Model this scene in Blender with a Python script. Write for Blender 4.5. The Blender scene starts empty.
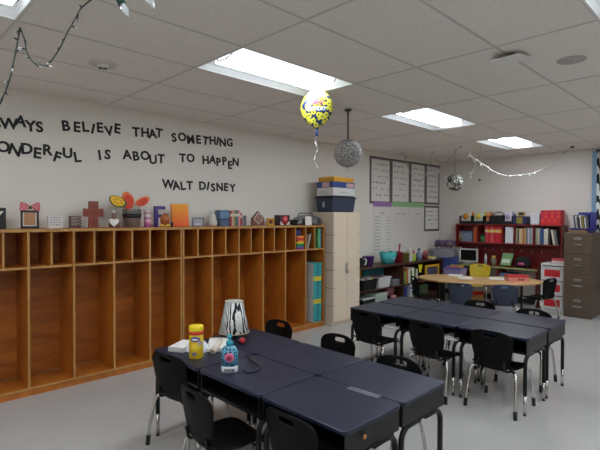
import bpy, math, random
from mathutils import Vector, Matrix
random.seed(7)
SC = bpy.context.scene
COL = SC.collection
PI = math.pi

# ------------------------------------------------------------------ materials
def lin(c):
    c = [x / 255.0 for x in c]
    return tuple((x / 12.92 if x <= 0.04045 else ((x + 0.055) / 1.055) ** 2.4) for x in c) + (1.0,)

MATS = {}
def mat(name, rgb, rough=0.6, metal=0.0, var=0.0, scale=20.0, bump=0.0, coat=0.0, emit=0.0, alpha=None, trans=0.0, spec=0.5):
    if name in MATS: return MATS[name]
    m = bpy.data.materials.new(name); m.use_nodes = True
    nt = m.node_tree; b = nt.nodes['Principled BSDF']
    c = lin(rgb)
    b.inputs['Base Color'].default_value = c
    b.inputs['Roughness'].default_value = rough
    b.inputs['Metallic'].default_value = metal
    b.inputs['Coat Weight'].default_value = coat
    b.inputs['Specular IOR Level'].default_value = spec
    if trans: b.inputs['Transmission Weight'].default_value = trans
    if alpha is not None: b.inputs['Alpha'].default_value = alpha
    if emit:
        b.inputs['Emission Color'].default_value = c
        b.inputs['Emission Strength'].default_value = emit
    if var or bump:
        tc = nt.nodes.new('ShaderNodeTexCoord'); n = nt.nodes.new('ShaderNodeTexNoise')
        n.inputs['Scale'].default_value = scale; n.inputs['Detail'].default_value = 5
        nt.links.new(tc.outputs['Object'], n.inputs['Vector'])
        if var:
            r = nt.nodes.new('ShaderNodeValToRGB')
            r.color_ramp.elements[0].position = 0.3; r.color_ramp.elements[1].position = 0.7
            r.color_ramp.elements[0].color = tuple(x * (1 - var) for x in c[:3]) + (1,)
            r.color_ramp.elements[1].color = tuple(min(1, x * (1 + var)) for x in c[:3]) + (1,)
            nt.links.new(n.outputs['Fac'], r.inputs['Fac']); nt.links.new(r.outputs['Color'], b.inputs['Base Color'])
        if bump:
            bp = nt.nodes.new('ShaderNodeBump'); bp.inputs['Strength'].default_value = bump; bp.inputs['Distance'].default_value = 0.005
            nt.links.new(n.outputs['Fac'], bp.inputs['Height']); nt.links.new(bp.outputs['Normal'], b.inputs['Normal'])
    MATS[name] = m
    return m

def nodes(name):
    m = bpy.data.materials.new(name); m.use_nodes = True
    MATS[name] = m
    return m, m.node_tree.nodes, m.node_tree.links, m.node_tree.nodes['Principled BSDF']

def wood(name, a, b_, rough=0.45, stretch=(1, 1, 14), seed=0.0, coat=0.1):
    m, N, L, b = nodes(name)
    tc = N.new('ShaderNodeTexCoord'); mp = N.new('ShaderNodeMapping')
    mp.inputs['Scale'].default_value = stretch; mp.inputs['Location'].default_value = (seed, seed * .7, seed * 1.3)
    n = N.new('ShaderNodeTexNoise'); n.inputs['Scale'].default_value = 1.0; n.inputs['Detail'].default_value = 6; n.inputs['Distortion'].default_value = 0.9
    r = N.new('ShaderNodeValToRGB'); e = r.color_ramp.elements
    e[0].position = .3; e[0].color = lin(a); e[1].position = .72; e[1].color = lin(b_)
    L.new(tc.outputs['Object'], mp.inputs['Vector']); L.new(mp.outputs['Vector'], n.inputs['Vector'])
    L.new(n.outputs['Fac'], r.inputs['Fac']); L.new(r.outputs['Color'], b.inputs['Base Color'])
    b.inputs['Roughness'].default_value = rough; b.inputs['Coat Weight'].default_value = coat
    return m

# setting materials
def wall_mat():
    m, N, L, b = nodes('painted wall')
    tc = N.new('ShaderNodeTexCoord'); n = N.new('ShaderNodeTexNoise'); n.inputs['Scale'].default_value = 90
    bp = N.new('ShaderNodeBump'); bp.inputs['Strength'].default_value = .12; bp.inputs['Distance'].default_value = .003
    L.new(tc.outputs['Object'], n.inputs['Vector']); L.new(n.outputs['Fac'], bp.inputs['Height']); L.new(bp.outputs['Normal'], b.inputs['Normal'])
    b.inputs['Base Color'].default_value = lin((219, 213, 203)); b.inputs['Roughness'].default_value = .55
    return m
def block_mat():
    m, N, L, b = nodes('painted block wall')
    tc = N.new('ShaderNodeTexCoord'); sx = N.new('ShaderNodeSeparateXYZ'); cb = N.new('ShaderNodeCombineXYZ')
    L.new(tc.outputs['Object'], sx.inputs[0]); L.new(sx.outputs['X'], cb.inputs['X']); L.new(sx.outputs['Z'], cb.inputs['Y'])
    br = N.new('ShaderNodeTexBrick'); br.inputs['Scale'].default_value = 1.0
    br.inputs['Brick Width'].default_value = .8; br.inputs['Row Height'].default_value = .203; br.inputs['Mortar Size'].default_value = .007
    br.inputs['Mortar Smooth'].default_value = .6
    br.inputs['Color1'].default_value = lin((217, 209, 202)); br.inputs['Color2'].default_value = lin((215, 207, 200)); br.inputs['Mortar'].default_value = lin((211, 203, 196))
    L.new(cb.outputs[0], br.inputs['Vector']); L.new(br.outputs['Color'], b.inputs['Base Color'])
    iv = N.new('ShaderNodeMath'); iv.operation = 'SUBTRACT'; iv.inputs[0].default_value = 1; L.new(br.outputs['Fac'], iv.inputs[1])
    bp = N.new('ShaderNodeBump'); bp.inputs['Strength'].default_value = .12; bp.inputs['Distance'].default_value = .003
    L.new(iv.outputs[0], bp.inputs['Height']); L.new(bp.outputs['Normal'], b.inputs['Normal'])
    b.inputs['Roughness'].default_value = .5
    return m
def ceil_mat():
    m, N, L, b = nodes('acoustic tile')
    tc = N.new('ShaderNodeTexCoord'); n = N.new('ShaderNodeTexNoise'); n.inputs['Scale'].default_value = 60; n.inputs['Detail'].default_value = 6
    r = N.new('ShaderNodeValToRGB'); e = r.color_ramp.elements
    e[0].position = .35; e[0].color = lin((222, 215, 208)); e[1].position = .65; e[1].color = lin((231, 224, 217))
    L.new(tc.outputs['Object'], n.inputs['Vector']); L.new(n.outputs['Fac'], r.inputs['Fac']); L.new(r.outputs['Color'], b.inputs['Base Color'])
    bp = N.new('ShaderNodeBump'); bp.inputs['Strength'].default_value = .3; bp.inputs['Distance'].default_value = .003
    L.new(n.outputs['Fac'], bp.inputs['Height']); L.new(bp.outputs['Normal'], b.inputs['Normal'])
    b.inputs['Roughness'].default_value = .95; b.inputs['Specular IOR Level'].default_value = .1
    return m
def floor_mat():
    m, N, L, b = nodes('polished vinyl tile')
    tc = N.new('ShaderNodeTexCoord')
    br = N.new('ShaderNodeTexBrick'); br.offset = 0.0; br.inputs['Scale'].default_value = 1.0
    br.inputs['Brick Width'].default_value = .305; br.inputs['Row Height'].default_value = .305; br.inputs['Mortar Size'].default_value = .0015
    br.inputs['Color1'].default_value = lin((178, 175, 171)); br.inputs['Color2'].default_value = lin((175, 172, 168)); br.inputs['Mortar'].default_value = lin((172, 169, 165))
    L.new(tc.outputs['Object'], br.inputs['Vector'])
    n = N.new('ShaderNodeTexNoise'); n.inputs['Scale'].default_value = 25; n.inputs['Detail'].default_value = 6
    L.new(tc.outputs['Object'], n.inputs['Vector'])
    r = N.new('ShaderNodeValToRGB'); e = r.color_ramp.elements; e[0].position = .35; e[0].color = (.97, .97, .97, 1); e[1].position = .65; e[1].color = (1, 1, 1, 1)
    L.new(n.outputs['Fac'], r.inputs['Fac'])
    mx = N.new('ShaderNodeMixRGB'); mx.blend_type = 'MULTIPLY'; mx.inputs[0].default_value = 1
    L.new(br.outputs['Color'], mx.inputs[1]); L.new(r.outputs['Color'], mx.inputs[2]); L.new(mx.outputs[0], b.inputs['Base Color'])
    b.inputs['Roughness'].default_value = .12; b.inputs['Specular IOR Level'].default_value = .6
    n2 = N.new('ShaderNodeTexNoise'); n2.inputs['Scale'].default_value = 6
    bp = N.new('ShaderNodeBump'); bp.inputs['Strength'].default_value = .02; bp.inputs['Distance'].default_value = .01
    L.new(tc.outputs['Object'], n2.inputs['Vector']); L.new(n2.outputs['Fac'], bp.inputs['Height']); L.new(bp.outputs['Normal'], b.inputs['Normal'])
    return m
def zebra_mat(name, scale=9, rot=.6, dist=6.0, sz=.35):
    m, N, L, b = nodes(name)
    tc = N.new('ShaderNodeTexCoord'); mp = N.new('ShaderNodeMapping'); mp.inputs['Rotation'].default_value = (.25, .4, rot); mp.inputs['Scale'].default_value = (1, 1, sz)
    w = N.new('ShaderNodeTexWave'); w.inputs['Scale'].default_value = scale; w.inputs['Distortion'].default_value = dist; w.inputs['Detail'].default_value = 2; w.inputs['Detail Scale'].default_value = 1.2
    r = N.new('ShaderNodeValToRGB'); r.color_ramp.interpolation = 'CONSTANT'; e = r.color_ramp.elements
    e[0].color = lin((16, 16, 18)); e[1].position = .47; e[1].color = lin((222, 222, 218))
    L.new(tc.outputs['Object'], mp.inputs['Vector']); L.new(mp.outputs['Vector'], w.inputs['Vector'])
    L.new(w.outputs['Fac'], r.inputs['Fac']); L.new(r.outputs['Color'], b.inputs['Base Color']); b.inputs['Roughness'].default_value = .8
    return m
def spots_mat(name, base, spots, scale, t, rough=.4, metal=0, third=None):
    m, N, L, b = nodes(name)
    tc = N.new('ShaderNodeTexCoord'); v = N.new('ShaderNodeTexVoronoi'); v.inputs['Scale'].default_value = scale
    r = N.new('ShaderNodeValToRGB'); r.color_ramp.interpolation = 'CONSTANT'; e = r.color_ramp.elements
    e[0].color = lin(spots); e[1].position = t; e[1].color = lin(base)
    if third:
        x = r.color_ramp.elements.new(t * .45); x.color = lin(spots); e[0].color = lin(third)
    L.new(tc.outputs['Object'], v.inputs['Vector']); L.new(v.outputs['Distance'], r.inputs['Fac'])
    L.new(r.outputs['Color'], b.inputs['Base Color']); b.inputs['Roughness'].default_value = rough; b.inputs['Metallic'].default_value = metal
    return m
def bands_mat(name, cols, axis, z0, z1, rough=.5):
    """flat colour bands along one axis of the object: printed stripes"""
    m, N, L, b = nodes(name)
    tc = N.new('ShaderNodeTexCoord'); s = N.new('ShaderNodeSeparateXYZ'); mr = N.new('ShaderNodeMapRange')
    mr.inputs['From Min'].default_value = z0; mr.inputs['From Max'].default_value = z1
    r = N.new('ShaderNodeValToRGB'); r.color_ramp.interpolation = 'CONSTANT'; e = r.color_ramp.elements
    e[0].color = lin(cols[0]); n = len(cols); e[1].position = 1.0 / n; e[1].color = lin(cols[1])
    for i in range(2, n):
        x = r.color_ramp.elements.new(i / n); x.color = lin(cols[i])
    L.new(tc.outputs['Object'], s.inputs[0]); L.new(s.outputs['XYZ'.index(axis)], mr.inputs['Value'])
    L.new(mr.outputs[0], r.inputs['Fac']); L.new(r.outputs['Color'], b.inputs['Base Color']); b.inputs['Roughness'].default_value = rough
    return m
def grad_mat(name, c0, c1, z0, z1):
    m, N, L, b = nodes(name)
    tc = N.new('ShaderNodeTexCoord'); s = N.new('ShaderNodeSeparateXYZ'); mr = N.new('ShaderNodeMapRange')
    mr.inputs['From Min'].default_value = z0; mr.inputs['From Max'].default_value = z1
    r = N.new('ShaderNodeValToRGB'); e = r.color_ramp.elements; e[0].color = lin(c0); e[1].color = lin(c1)
    L.new(tc.outputs['Object'], s.inputs[0]); L.new(s.outputs['Z'], mr.inputs['Value'])
    L.new(mr.outputs[0], r.inputs['Fac']); L.new(r.outputs['Color'], b.inputs['Base Color']); b.inputs['Roughness'].default_value = .6
    return m
def check_mat(name, a, b_, scale):
    m, N, L, b = nodes(name)
    tc = N.new('ShaderNodeTexCoord'); c = N.new('ShaderNodeTexChecker'); c.inputs['Scale'].default_value = scale
    c.inputs['Color1'].default_value = lin(a); c.inputs['Color2'].default_value = lin(b_)
    L.new(tc.outputs['Object'], c.inputs['Vector']); L.new(c.outputs['Color'], b.inputs['Base Color']); b.inputs['Roughness'].default_value = .7
    return m

M_WALL = wall_mat(); M_BLOCK = block_mat(); M_CEIL = ceil_mat(); M_FLOOR = floor_mat()
M_OAK = wood('oak cubby wood', (156, 86, 22), (188, 112, 36), stretch=(3, 9, 1.2))
M_OAKB = wood('oak back panel', (138, 74, 16), (182, 104, 30), stretch=(5, 1.6, 9), seed=3)
M_MAPLE = wood('maple laminate', (188, 148, 96), (200, 160, 108), rough=.35, stretch=(2, 14, 3))
M_DWOOD = wood('dark stained wood', (62, 34, 24), (84, 48, 34), stretch=(2, 9, 9))
M_RWOOD = wood('red stained wood', (104, 20, 20), (130, 30, 28), rough=.4, stretch=(1.5, 9, 9))
M_GRID = mat('ceiling tee', (196, 190, 184), .6)
M_WHITE = mat('white enamel', (225, 224, 222), .45)
M_PAPER = mat('white paper', (214, 210, 204), .8, var=.03, scale=8)
M_BLACKP = mat('black plastic', (9, 9, 9), .5, bump=.05, scale=220, spec=.13)
M_BLACK = mat('black', (18, 18, 19), .5)
M_BLKMET = mat('black powder coat', (15, 15, 16), .42, bump=.04, scale=300, spec=.3)
M_CHROME = mat('chrome', (200, 198, 195), .18, metal=1)
M_STEEL = mat('brushed steel', (170, 168, 165), .35, metal=1)
M_NAVYTOP = mat('navy desk top', (28, 32, 52), .34, var=.05, scale=60, spec=.3)
M_NAVYP = mat('navy plastic', (34, 42, 62), .45)
M_YELP = mat('yellow plastic', (196, 168, 28), .45)
M_REDP = mat('red plastic', (188, 26, 30), .4)
M_TAN = mat('tan laminate', (212, 193, 171), .45, var=.015, scale=4)
M_TAND = mat('tan laminate side', (200, 184, 164), .5)
M_BRN = mat('brown file metal', (84, 68, 54), .45, var=.02, scale=40)
M_INK = mat('ink', (60, 58, 62), .8)
M_CLEAR = mat('clear plastic', (235, 238, 240), .15, trans=.75)
M_ZEBRA = zebra_mat('zebra fabric', 9, 1.1, 5)
M_ZEBRA2 = zebra_mat('zebra lampshade', 24, .35, 5.5, .35)
def C(r, g, b, rough=.55, **k): return mat('c_%d_%d_%d_%d' % (r, g, b, rough * 100), (r, g, b), rough, **k)

# ------------------------------------------------------------------ mesh builder
class MB:
    def __init__(s): s.v = []; s.f = []; s.mi = []; s.sm = []
    def add(s, vs, fs, m=0, smooth=False, M=None):
        o = len(s.v)
        s.v += [tuple(M @ Vector(p)) if M is not None else tuple(p) for p in vs]
        for f in fs: s.f.append([i + o for i in f]); s.mi.append(m); s.sm.append(smooth)
        return s
    def box(s, x0, x1, y0, y1, z0, z1, m=0, M=None):
        vs = [(x, y, z) for z in (z0, z1) for y in (y0, y1) for x in (x0, x1)]
        return s.add(vs, [(0, 2, 3, 1), (4, 5, 7, 6), (0, 1, 5, 4), (2, 6, 7, 3), (0, 4, 6, 2), (1, 3, 7, 5)], m, False, M)
    def taper(s, b, t, z0, z1, m=0, M=None):
        """box whose bottom rect b=(x0,x1,y0,y1) and top rect t differ"""
        vs = [(x, y, z0) for y in b[2:] for x in b[:2]] + [(x, y, z1) for y in t[2:] for x in t[:2]]
        return s.add(vs, [(0, 2, 3, 1), (4, 5, 7, 6), (0, 1, 5, 4), (2, 6, 7, 3), (0, 4, 6, 2), (1, 3, 7, 5)], m, False, M)
    def prism(s, poly, z0, z1, m=0, M=None, smooth=False):
        n = len(poly)
        vs = [(x, y, z0) for x, y in poly] + [(x, y, z1) for x, y in poly]
        s.add(vs, [tuple(range(n - 1, -1, -1)), tuple(range(n, 2 * n))], m, False, M)
        o = len(s.v) - 2 * n
        for i in range(n):
            j = (i + 1) % n
            s.f.append([o + i, o + j, o + n + j, o + n + i]); s.mi.append(m); s.sm.append(smooth)
        return s
    def lathe(s, prof, seg=20, m=0, M=None, smooth=True):
        vs = []; fs = []; n = len(prof)
        for k in range(seg):
            a = 2 * PI * k / seg
            vs += [(r * math.cos(a), r * math.sin(a), z) for r, z in prof]
        for k in range(seg):
            q = (k + 1) % seg
            for i in range(n - 1):
                fs.append((k * n + i, q * n + i, q * n + i + 1, k * n + i + 1))
        fs.append(tuple(k * n for k in range(seg - 1, -1, -1))); fs.append(tuple(k * n + n - 1 for k in range(seg)))
        return s.add(vs, fs, m, smooth, M)
    def cyl(s, r, z0, z1, seg=16, m=0, M=None, r2=None): return s.lathe([(r, z0), (r if r2 is None else r2, z1)], seg, m, M)
    def ball(s, r, seg=20, m=0, M=None, sz=1.0):
        n = seg // 2
        return s.lathe([(max(1e-4, r * math.sin(PI * i / n)), -r * sz * math.cos(PI * i / n)) for i in range(n + 1)], seg, m, M)
    def tube(s, pts, r, seg=8, m=0, M=None, rs=None):
        P = [Vector(p) for p in pts]; n = len(P); vs = []; fs = []; up = None
        for i in range(n):
            t = (P[min(i + 1, n - 1)] - P[max(i - 1, 0)]).normalized()
            if up is None: up = Vector((0, 0, 1)) if abs(t.z) < .9 else Vector((1, 0, 0))
            a = t.cross(up).normalized(); b = a.cross(t).normalized(); up = b
            rr = rs[i] if rs else r
            vs += [tuple(P[i] + (a * math.cos(2 * PI * k / seg) + b * math.sin(2 * PI * k / seg)) * rr) for k in range(seg)]
        for i in range(n - 1):
            for k in range(seg):
                q = (k + 1) % seg
                fs.append((i * seg + k, i * seg + q, (i + 1) * seg + q, (i + 1) * seg + k))
        fs.append(tuple(range(seg - 1, -1, -1))); fs.append(tuple((n - 1) * seg + k for k in range(seg)))
        return s.add(vs, fs, m, True, M)
    def mesh(s, name, mats):
        me = bpy.data.meshes.new(name); me.from_pydata(s.v, [], s.f)
        for x in (mats if isinstance(mats, (list, tuple)) else [mats]): me.materials.append(x)
        me.polygons.foreach_set('material_index', s.mi); me.polygons.foreach_set('use_smooth', s.sm)
        me.update(); return me
    def build(s, name, mats, parent=None, loc=(0, 0, 0), rot=(0, 0, 0), bevel=0.0, sub=0, label=None, seg=2):
        o = bpy.data.objects.new(name, s.mesh(name, mats)); COL.objects.link(o)
        o.location = loc; o.rotation_euler = rot
        if parent: o.parent = parent
        if bevel:
            b = o.modifiers.new('bevel', 'BEVEL'); b.width = bevel; b.segments = seg; b.limit_method = 'ANGLE'; b.angle_limit = .6
        if sub:
            q = o.modifiers.new('sub', 'SUBSURF'); q.levels = q.render_levels = sub
        if label: o['label'] = label
        return o

def T(x=0, y=0, z=0, rz=0, rx=0, ry=0):
    return Matrix.Translation((x, y, z)) @ Matrix.Rotation(rz, 4, 'Z') @ Matrix.Rotation(ry, 4, 'Y') @ Matrix.Rotation(rx, 4, 'X')
def curve(pts, k=6):
    """Catmull-Rom through pts"""
    P = [Vector(p) for p in pts]; P = [P[0] * 2 - P[1]] + P + [P[-1] * 2 - P[-2]]; out = []
    for i in range(1, len(P) - 2):
        for j in range(k):
            t = j / k; a, b, c, d = P[i - 1:i + 3]
            out.append(.5 * ((2 * b) + (c - a) * t + (2 * a - 5 * b + 4 * c - d) * t * t + (3 * b - a - 3 * c + d) * t ** 3))
    out.append(P[-2]); return [tuple(p) for p in out]
def rrect(x0, x1, y0, y1, r, n=5):
    out = []
    for cx, cy, a0 in ((x1 - r, y0 + r, -PI / 2), (x1 - r, y1 - r, 0), (x0 + r, y1 - r, PI / 2), (x0 + r, y0 + r, PI)):
        out += [(cx + r * math.cos(a0 + PI / 2 * i / n), cy + r * math.sin(a0 + PI / 2 * i / n)) for i in range(n + 1)]
    return out

def tag(o, label, cat, group=None, kind=None):
    o['label'] = label; o['category'] = cat
    if group: o['group'] = group
    if kind: o['kind'] = kind
    return o
def thing(name, label, cat, loc=(0, 0, 0), rz=0, group=None):
    o = bpy.data.objects.new(name, None); COL.objects.link(o); o.empty_display_size = .1
    o.location = loc; o.rotation_euler = (0, 0, rz)
    return tag(o, label, cat, group)
def copy_tree(o, parent=None):
    c = o.copy(); COL.objects.link(c)
    if parent: c.parent = parent
    for ch in list(o.children): copy_tree(ch, c)
    return c
def dup(o, loc, rz, label, group=None):
    c = copy_tree(o); c.location = loc; c.rotation_euler = (0, 0, rz); c['label'] = label
    if group: c['group'] = group
    return c
def struct(name, mb, m, **k):
    o = mb.build(name, m, **k); o['kind'] = 'structure'; return o

# ------------------------------------------------------------------ room shell
X1, Y0, Y1, H = 8.6, -5.6, 7.0, 2.74
struct('floor', MB().box(-.1, X1 + .1, Y0 - .1, Y1 + .1, -.1, 0), M_FLOOR)
struct('wall_left', MB().box(-.12, 0, Y0 - .1, Y1 + .1, 0, H + .15), M_WALL)
struct('wall_back', MB().box(0, X1, Y1, Y1 + .12, 0, H + .15), M_BLOCK)
struct('wall_right', MB().box(X1, X1 + .12, Y0 - .1, Y1 + .1, 0, H + .15), M_WALL)
struct('wall_front', MB().box(0, X1, Y0 - .12, Y0, 0, H + .15), M_WALL)
XL = [2.345 + .61 * i for i in range(-3, 11)]         # tee lines running along Y
YL = [0.0 + 1.22 * j for j in range(-4, 6)]            # tee lines running along X
FIX = [(1.735 + 2.44 * a, -4.88 + 2.44 * b) for a in range(3) for b in range(5)]   # fixture corner (x, y)
def is_fix(x, y): return any(abs(x - a) < .1 and abs(y - b) < .1 for a, b in FIX)
cm = MB()
xs = [0] + [x for x in XL if 0.05 < x < X1 - .05] + [X1]; ys = [Y0] + [y for y in YL if Y0 + .05 < y < Y1 - .05] + [Y1]
for i in range(len(xs) - 1):
    for j in range(len(ys) - 1):
        if not is_fix(xs[i], ys[j]): cm.box(xs[i], xs[i + 1], ys[j], ys[j + 1], H, H + .02)
struct('ceiling', cm, M_CEIL)
gm = MB()
for x in xs[1:-1]: gm.box(x - .008, x + .008, Y0, Y1, H - .003, H + .001)
for y in ys[1:-1]: gm.box(0, X1, y - .008, y + .008, H - .0034, H + .001)
struct('trim_1', gm, M_GRID)
struct('ceiling_deck', MB().box(-.1, X1 + .1, Y0 - .1, Y1 + .1, H + .16, H + .2), M_WHITE)
bm_ = MB().box(0.001, .012, 4.0, Y1, 0, .1).box(0, 2.5, Y1 - .012, Y1 - .001, 0, .1).box(3.2, X1, Y1 - .012, Y1 - .001, 0, .1)
struct('baseboard_back', bm_, C(50, 46, 44))

# ------------------------------------------------------------------ ceiling lights
M_LAMP = mat('lamp diffuser', (236, 246, 255), .5, emit=23.0); M_LAMPS = mat('lamp basket side', (236, 246, 255), .5, emit=1.7)
def lamp_parts(root):
    w, l = .61, 1.22
    b = MB()
    # housing pan with curved reflector wings
    for sx in (-1, 1):
        pr = [(.300, .004), (.285, .045), (.25, .075), (.19, .092), (.13, .098)]
        pts = [(sx * x, z) for x, z in pr]
        for i in range(len(pts) - 1):
            (xa, za), (xb, zb) = pts[i], pts[i + 1]
            vs = [(xa, -l / 2 + .01, za), (xb, -l / 2 + .01, zb), (xb, l / 2 - .01, zb), (xa, l / 2 - .01, za)]
            b.add(vs, [(0, 1, 2, 3)], 0, True)
    b.box(-.135, .135, -l / 2 + .01, l / 2 - .01, .098, .105)
    b.build('reflector', M_WHITE, root)
    for sy in (-1, 1): MB().box(-.30, .30, sy * (l / 2 - .006) - .004, sy * (l / 2 - .006) + .004, .002, .105).build('end_plate', M_WHITE, root)
    f = MB()
    for sx in (-1, 1): f.box(sx * .299 - .006, sx * .299 + .006, -l / 2, l / 2, -.004, .008)
    for sy in (-1, 1): f.box(-.305, .305, sy * (l / 2 - .006) - .006, sy * (l / 2 - .006) + .006, -.004, .008)
    f.build('frame', M_WHITE, root)
    R = .118; yy = l / 2 - .065
    d = MB(); d.box(-R, R, -yy, yy, .004, .0055); d.build('diffuser', M_LAMP, root)
    d = MB(); d.box(-R, -R + .004, -yy, yy, .006, .098).box(R - .004, R, -yy, yy, .006, .098).box(-R + .004, R - .004, -yy, -yy + .004, .006, .098).box(-R + .004, R - .004, yy - .004, yy, .006, .098)
    d.build('basket_side', M_LAMPS, root)
    for sy in (-1, 1):
        pts = [(R * 1.25 * math.cos(PI * k / 12), sy * (yy + .004), .096 - .096 * math.sin(PI * k / 12)) for k in range(13)]
        MB().tube(pts, .007, 6).build('basket_rim', M_STEEL, root)
proto = None
LL = {(1.735, -2.44): 'glowing ceiling light at the top left corner, nearest the cubbies', (1.735, 0.0): 'largest fully seen ceiling light, its far end above the balloon',
      (1.735, 2.44): 'middle ceiling light of the row, beyond the balloon', (1.735, 4.88): 'farthest ceiling light, near the back wall',
      (4.175, 0.0): 'ceiling light whose edge shows in the top right corner'}
for a, b in FIX:
    k = next((v for q, v in LL.items() if abs(q[0] - a) < .02 and abs(q[1] - b) < .02), 'recessed ceiling light in the part of the classroom behind the camera')
    loc = (a + .305, b + .61, H)
    if proto is None:
        proto = thing('ceiling_light', k, 'light', loc, 0, 'recessed ceiling lights'); lamp_parts(proto)
    else: dup(proto, loc, 0, k)

# ceiling bits
t = thing('ceiling_sprinkler', 'round white sprinkler disc on the ceiling beside the string lights', 'detector', (1.30, -.54, H))
MB().lathe([(.001, -.005), (.078, -.005), (.08, -.014), (.098, -.012), (.104, .0)], 28).build('base_plate', C(206, 198, 192), t)
MB().lathe([(.001, -.03), (.03, -.03), (.042, -.012), (.042, -.004)], 20).build('sensor', M_WHITE, t)
o = MB()
for k in range(6): o.box(-.004, .004, .012, .032, -.036, -.03, 0, T(rz=k * PI / 3))
o.build('vent_slot', M_BLACK, t)
o = MB().lathe([(.001, -.006), (.092, -.006), (.098, -.002), (.098, .0)], 32).build('ceiling_speaker', C(176, 168, 162, .9), None, (3.855, 1.878, H))
tag(o, 'flat round grey speaker in the ceiling at the right', 'speaker')
t = thing('air_deflector', 'white wedge box hanging off the ceiling grid at the upper right', 'deflector', (3.58, 1.455, H), -.1)
MB().box(-.10, .10, -.10, .10, -.010, 0, 0, T(0, 0, -.026, rx=.10)).build('panel', M_WHITE, t, bevel=.002)
MB().box(-.04, .04, -.04, .04, -.028, 0).build('bracket', C(120, 114, 110), t)

# ------------------------------------------------------------------ wall quote letters
DG = bpy.context.evaluated_depsgraph_get
def glyph(ch, height, bold=.03, depth=.004):
    c = bpy.data.curves.new('glyph', 'FONT'); c.body = ch; c.size = 1; c.offset = bold; c.extrude = 0; c.resolution_u = 3
    o = bpy.data.objects.new('glyph', c); COL.objects.link(o); bpy.context.view_layer.update()
    me = bpy.data.meshes.new_from_object(o.evaluated_get(DG())); bpy.data.objects.remove(o)
    zs = [v.co.y for v in me.vertices]; xs_ = [v.co.x for v in me.vertices]
    s = height / (max(zs) - min(zs)); cx = (max(xs_) + min(xs_)) / 2; cy = (max(zs) + min(zs)) / 2
    mb = MB(); n = len(me.vertices)
    P = [((v.co.x - cx) * s, (v.co.y - cy) * s) for v in me.vertices]
    F = [tuple(p.vertices) for p in me.polygons]
    vs = [(x, y, 0) for x, y in P] + [(x, y, depth) for x, y in P]
    fs = [tuple(reversed(f)) for f in F] + [tuple(i + n for i in f) for f in F]
    cnt = {}
    for f in F:
        for i in range(len(f)):
            e = (f[i], f[(i + 1) % len(f)]); k = tuple(sorted(e)); cnt.setdefault(k, []).append(e)
    for k, es in cnt.items():
        if len(es) == 1:
            a, b = es[0]; fs.append((a, b, b + n, a + n))
    mb.add(vs, fs); bpy.data.meshes.remove(me)
    return mb
ORD = ['first', 'second', 'third', 'fourth', 'fifth', 'sixth', 'seventh', 'eighth', 'ninth']
LETTERS = [
    ("ALWAYS", "ALWAYS on the wall", 0, [('A', -1.101, 2.431, 0), ('L', -0.977, 2.432, 0), ('W', -0.880, 2.422, 4), ('A', -0.787, 2.460, -4), ('Y', -0.704, 2.425, 4), ('S', -0.628, 2.427, 5)]),
    ("BELIEVE", "BELIEVE on the wall", 0, [('B', -0.391, 2.472, 8), ('E', -0.287, 2.474, 0), ('L', -0.205, 2.488, 6), ('I', -0.131, 2.478, -12), ('E', -0.060, 2.500, 3), ('V', 0.033, 2.477, 10), ('E', 0.124, 2.515, -3)]),
    ("THAT", "THAT on the wall", 0, [('T', 0.329, 2.505, 3), ('H', 0.434, 2.513, 2), ('A', 0.523, 2.511, 6), ('T', 0.602, 2.530, -3)]),
    ("SOMETHING", "SOMETHING on the wall", 0, [('S', 0.791, 2.502, 8), ('O', 0.896, 2.521, 0), ('M', 1.011, 2.505, 8), ('E', 1.122, 2.518, 4), ('T', 1.222, 2.516, -6), ('H', 1.324, 2.530, 3), ('I', 1.398, 2.533, -12), ('N', 1.474, 2.523, 4), ('G', 1.583, 2.535, 3)]),
    ("WONDERFUL", "WONDERFUL on the wall", 0, [('W', -1.051, 2.199, 3), ('O', -0.928, 2.206, 0), ('N', -0.833, 2.186, -14), ('D', -0.735, 2.209, 4), ('E', -0.646, 2.177, -4), ('R', -0.555, 2.215, 0), ('F', -0.470, 2.156, -16), ('U', -0.378, 2.204, 2), ('L', -0.284, 2.173, 10)]),
    ("IS", "IS on the wall", 0, [('I', -0.066, 2.214, 8), ('S', 0.017, 2.228, -3)]),
    ("ABOUT", "ABOUT on the wall", 0, [('A', 0.227, 2.248, 4), ('B', 0.329, 2.242, 8), ('O', 0.433, 2.257, 0), ('U', 0.528, 2.221, 3), ('T', 0.626, 2.239, 0)]),
    ("TO", "TO on the wall", 0, [('T', 0.903, 2.273, 2), ('O', 1.011, 2.283, 0)]),
    ("HAPPEN", "HAPPEN on the wall", 0, [('H', 1.222, 2.278, 3), ('A', 1.324, 2.293, -4), ('P', 1.414, 2.270, 3), ('P', 1.505, 2.290, 6), ('E', 1.591, 2.246, 4), ('N', 1.679, 2.293, -3)]),
    ("last", "the bottom line's left word", 0, [('W', 0.714, 1.955, 0), ('A', 0.817, 1.943, 8), ('L', 0.909, 1.945, 10), ('T', 0.997, 1.952, 2)]),
    ("last", "the bottom line's right word", 0, [('D', 1.178, 1.958, 3), ('I', 1.258, 1.959, -12), ('S', 1.331, 1.944, 6), ('N', 1.429, 1.955, 3), ('E', 1.529, 1.959, -5), ('Y', 1.631, 1.951, 4)]),
]
M_LET = mat('black card', (30, 28, 30), .7)
for word, where, start, ls in LETTERS:
    for i, (ch, y, z, tilt) in enumerate(ls):
        g = glyph(ch, .105, .034)
        o = g.build('wall_letter', M_LET, None, (.001, y, z), (PI / 2, -math.radians(tilt), PI / 2))
        tag(o, 'black cut-out letter %s, %s letter of %s' % (ch, ORD[i + start], where), 'letter', 'letters of the wall quote')

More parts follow.
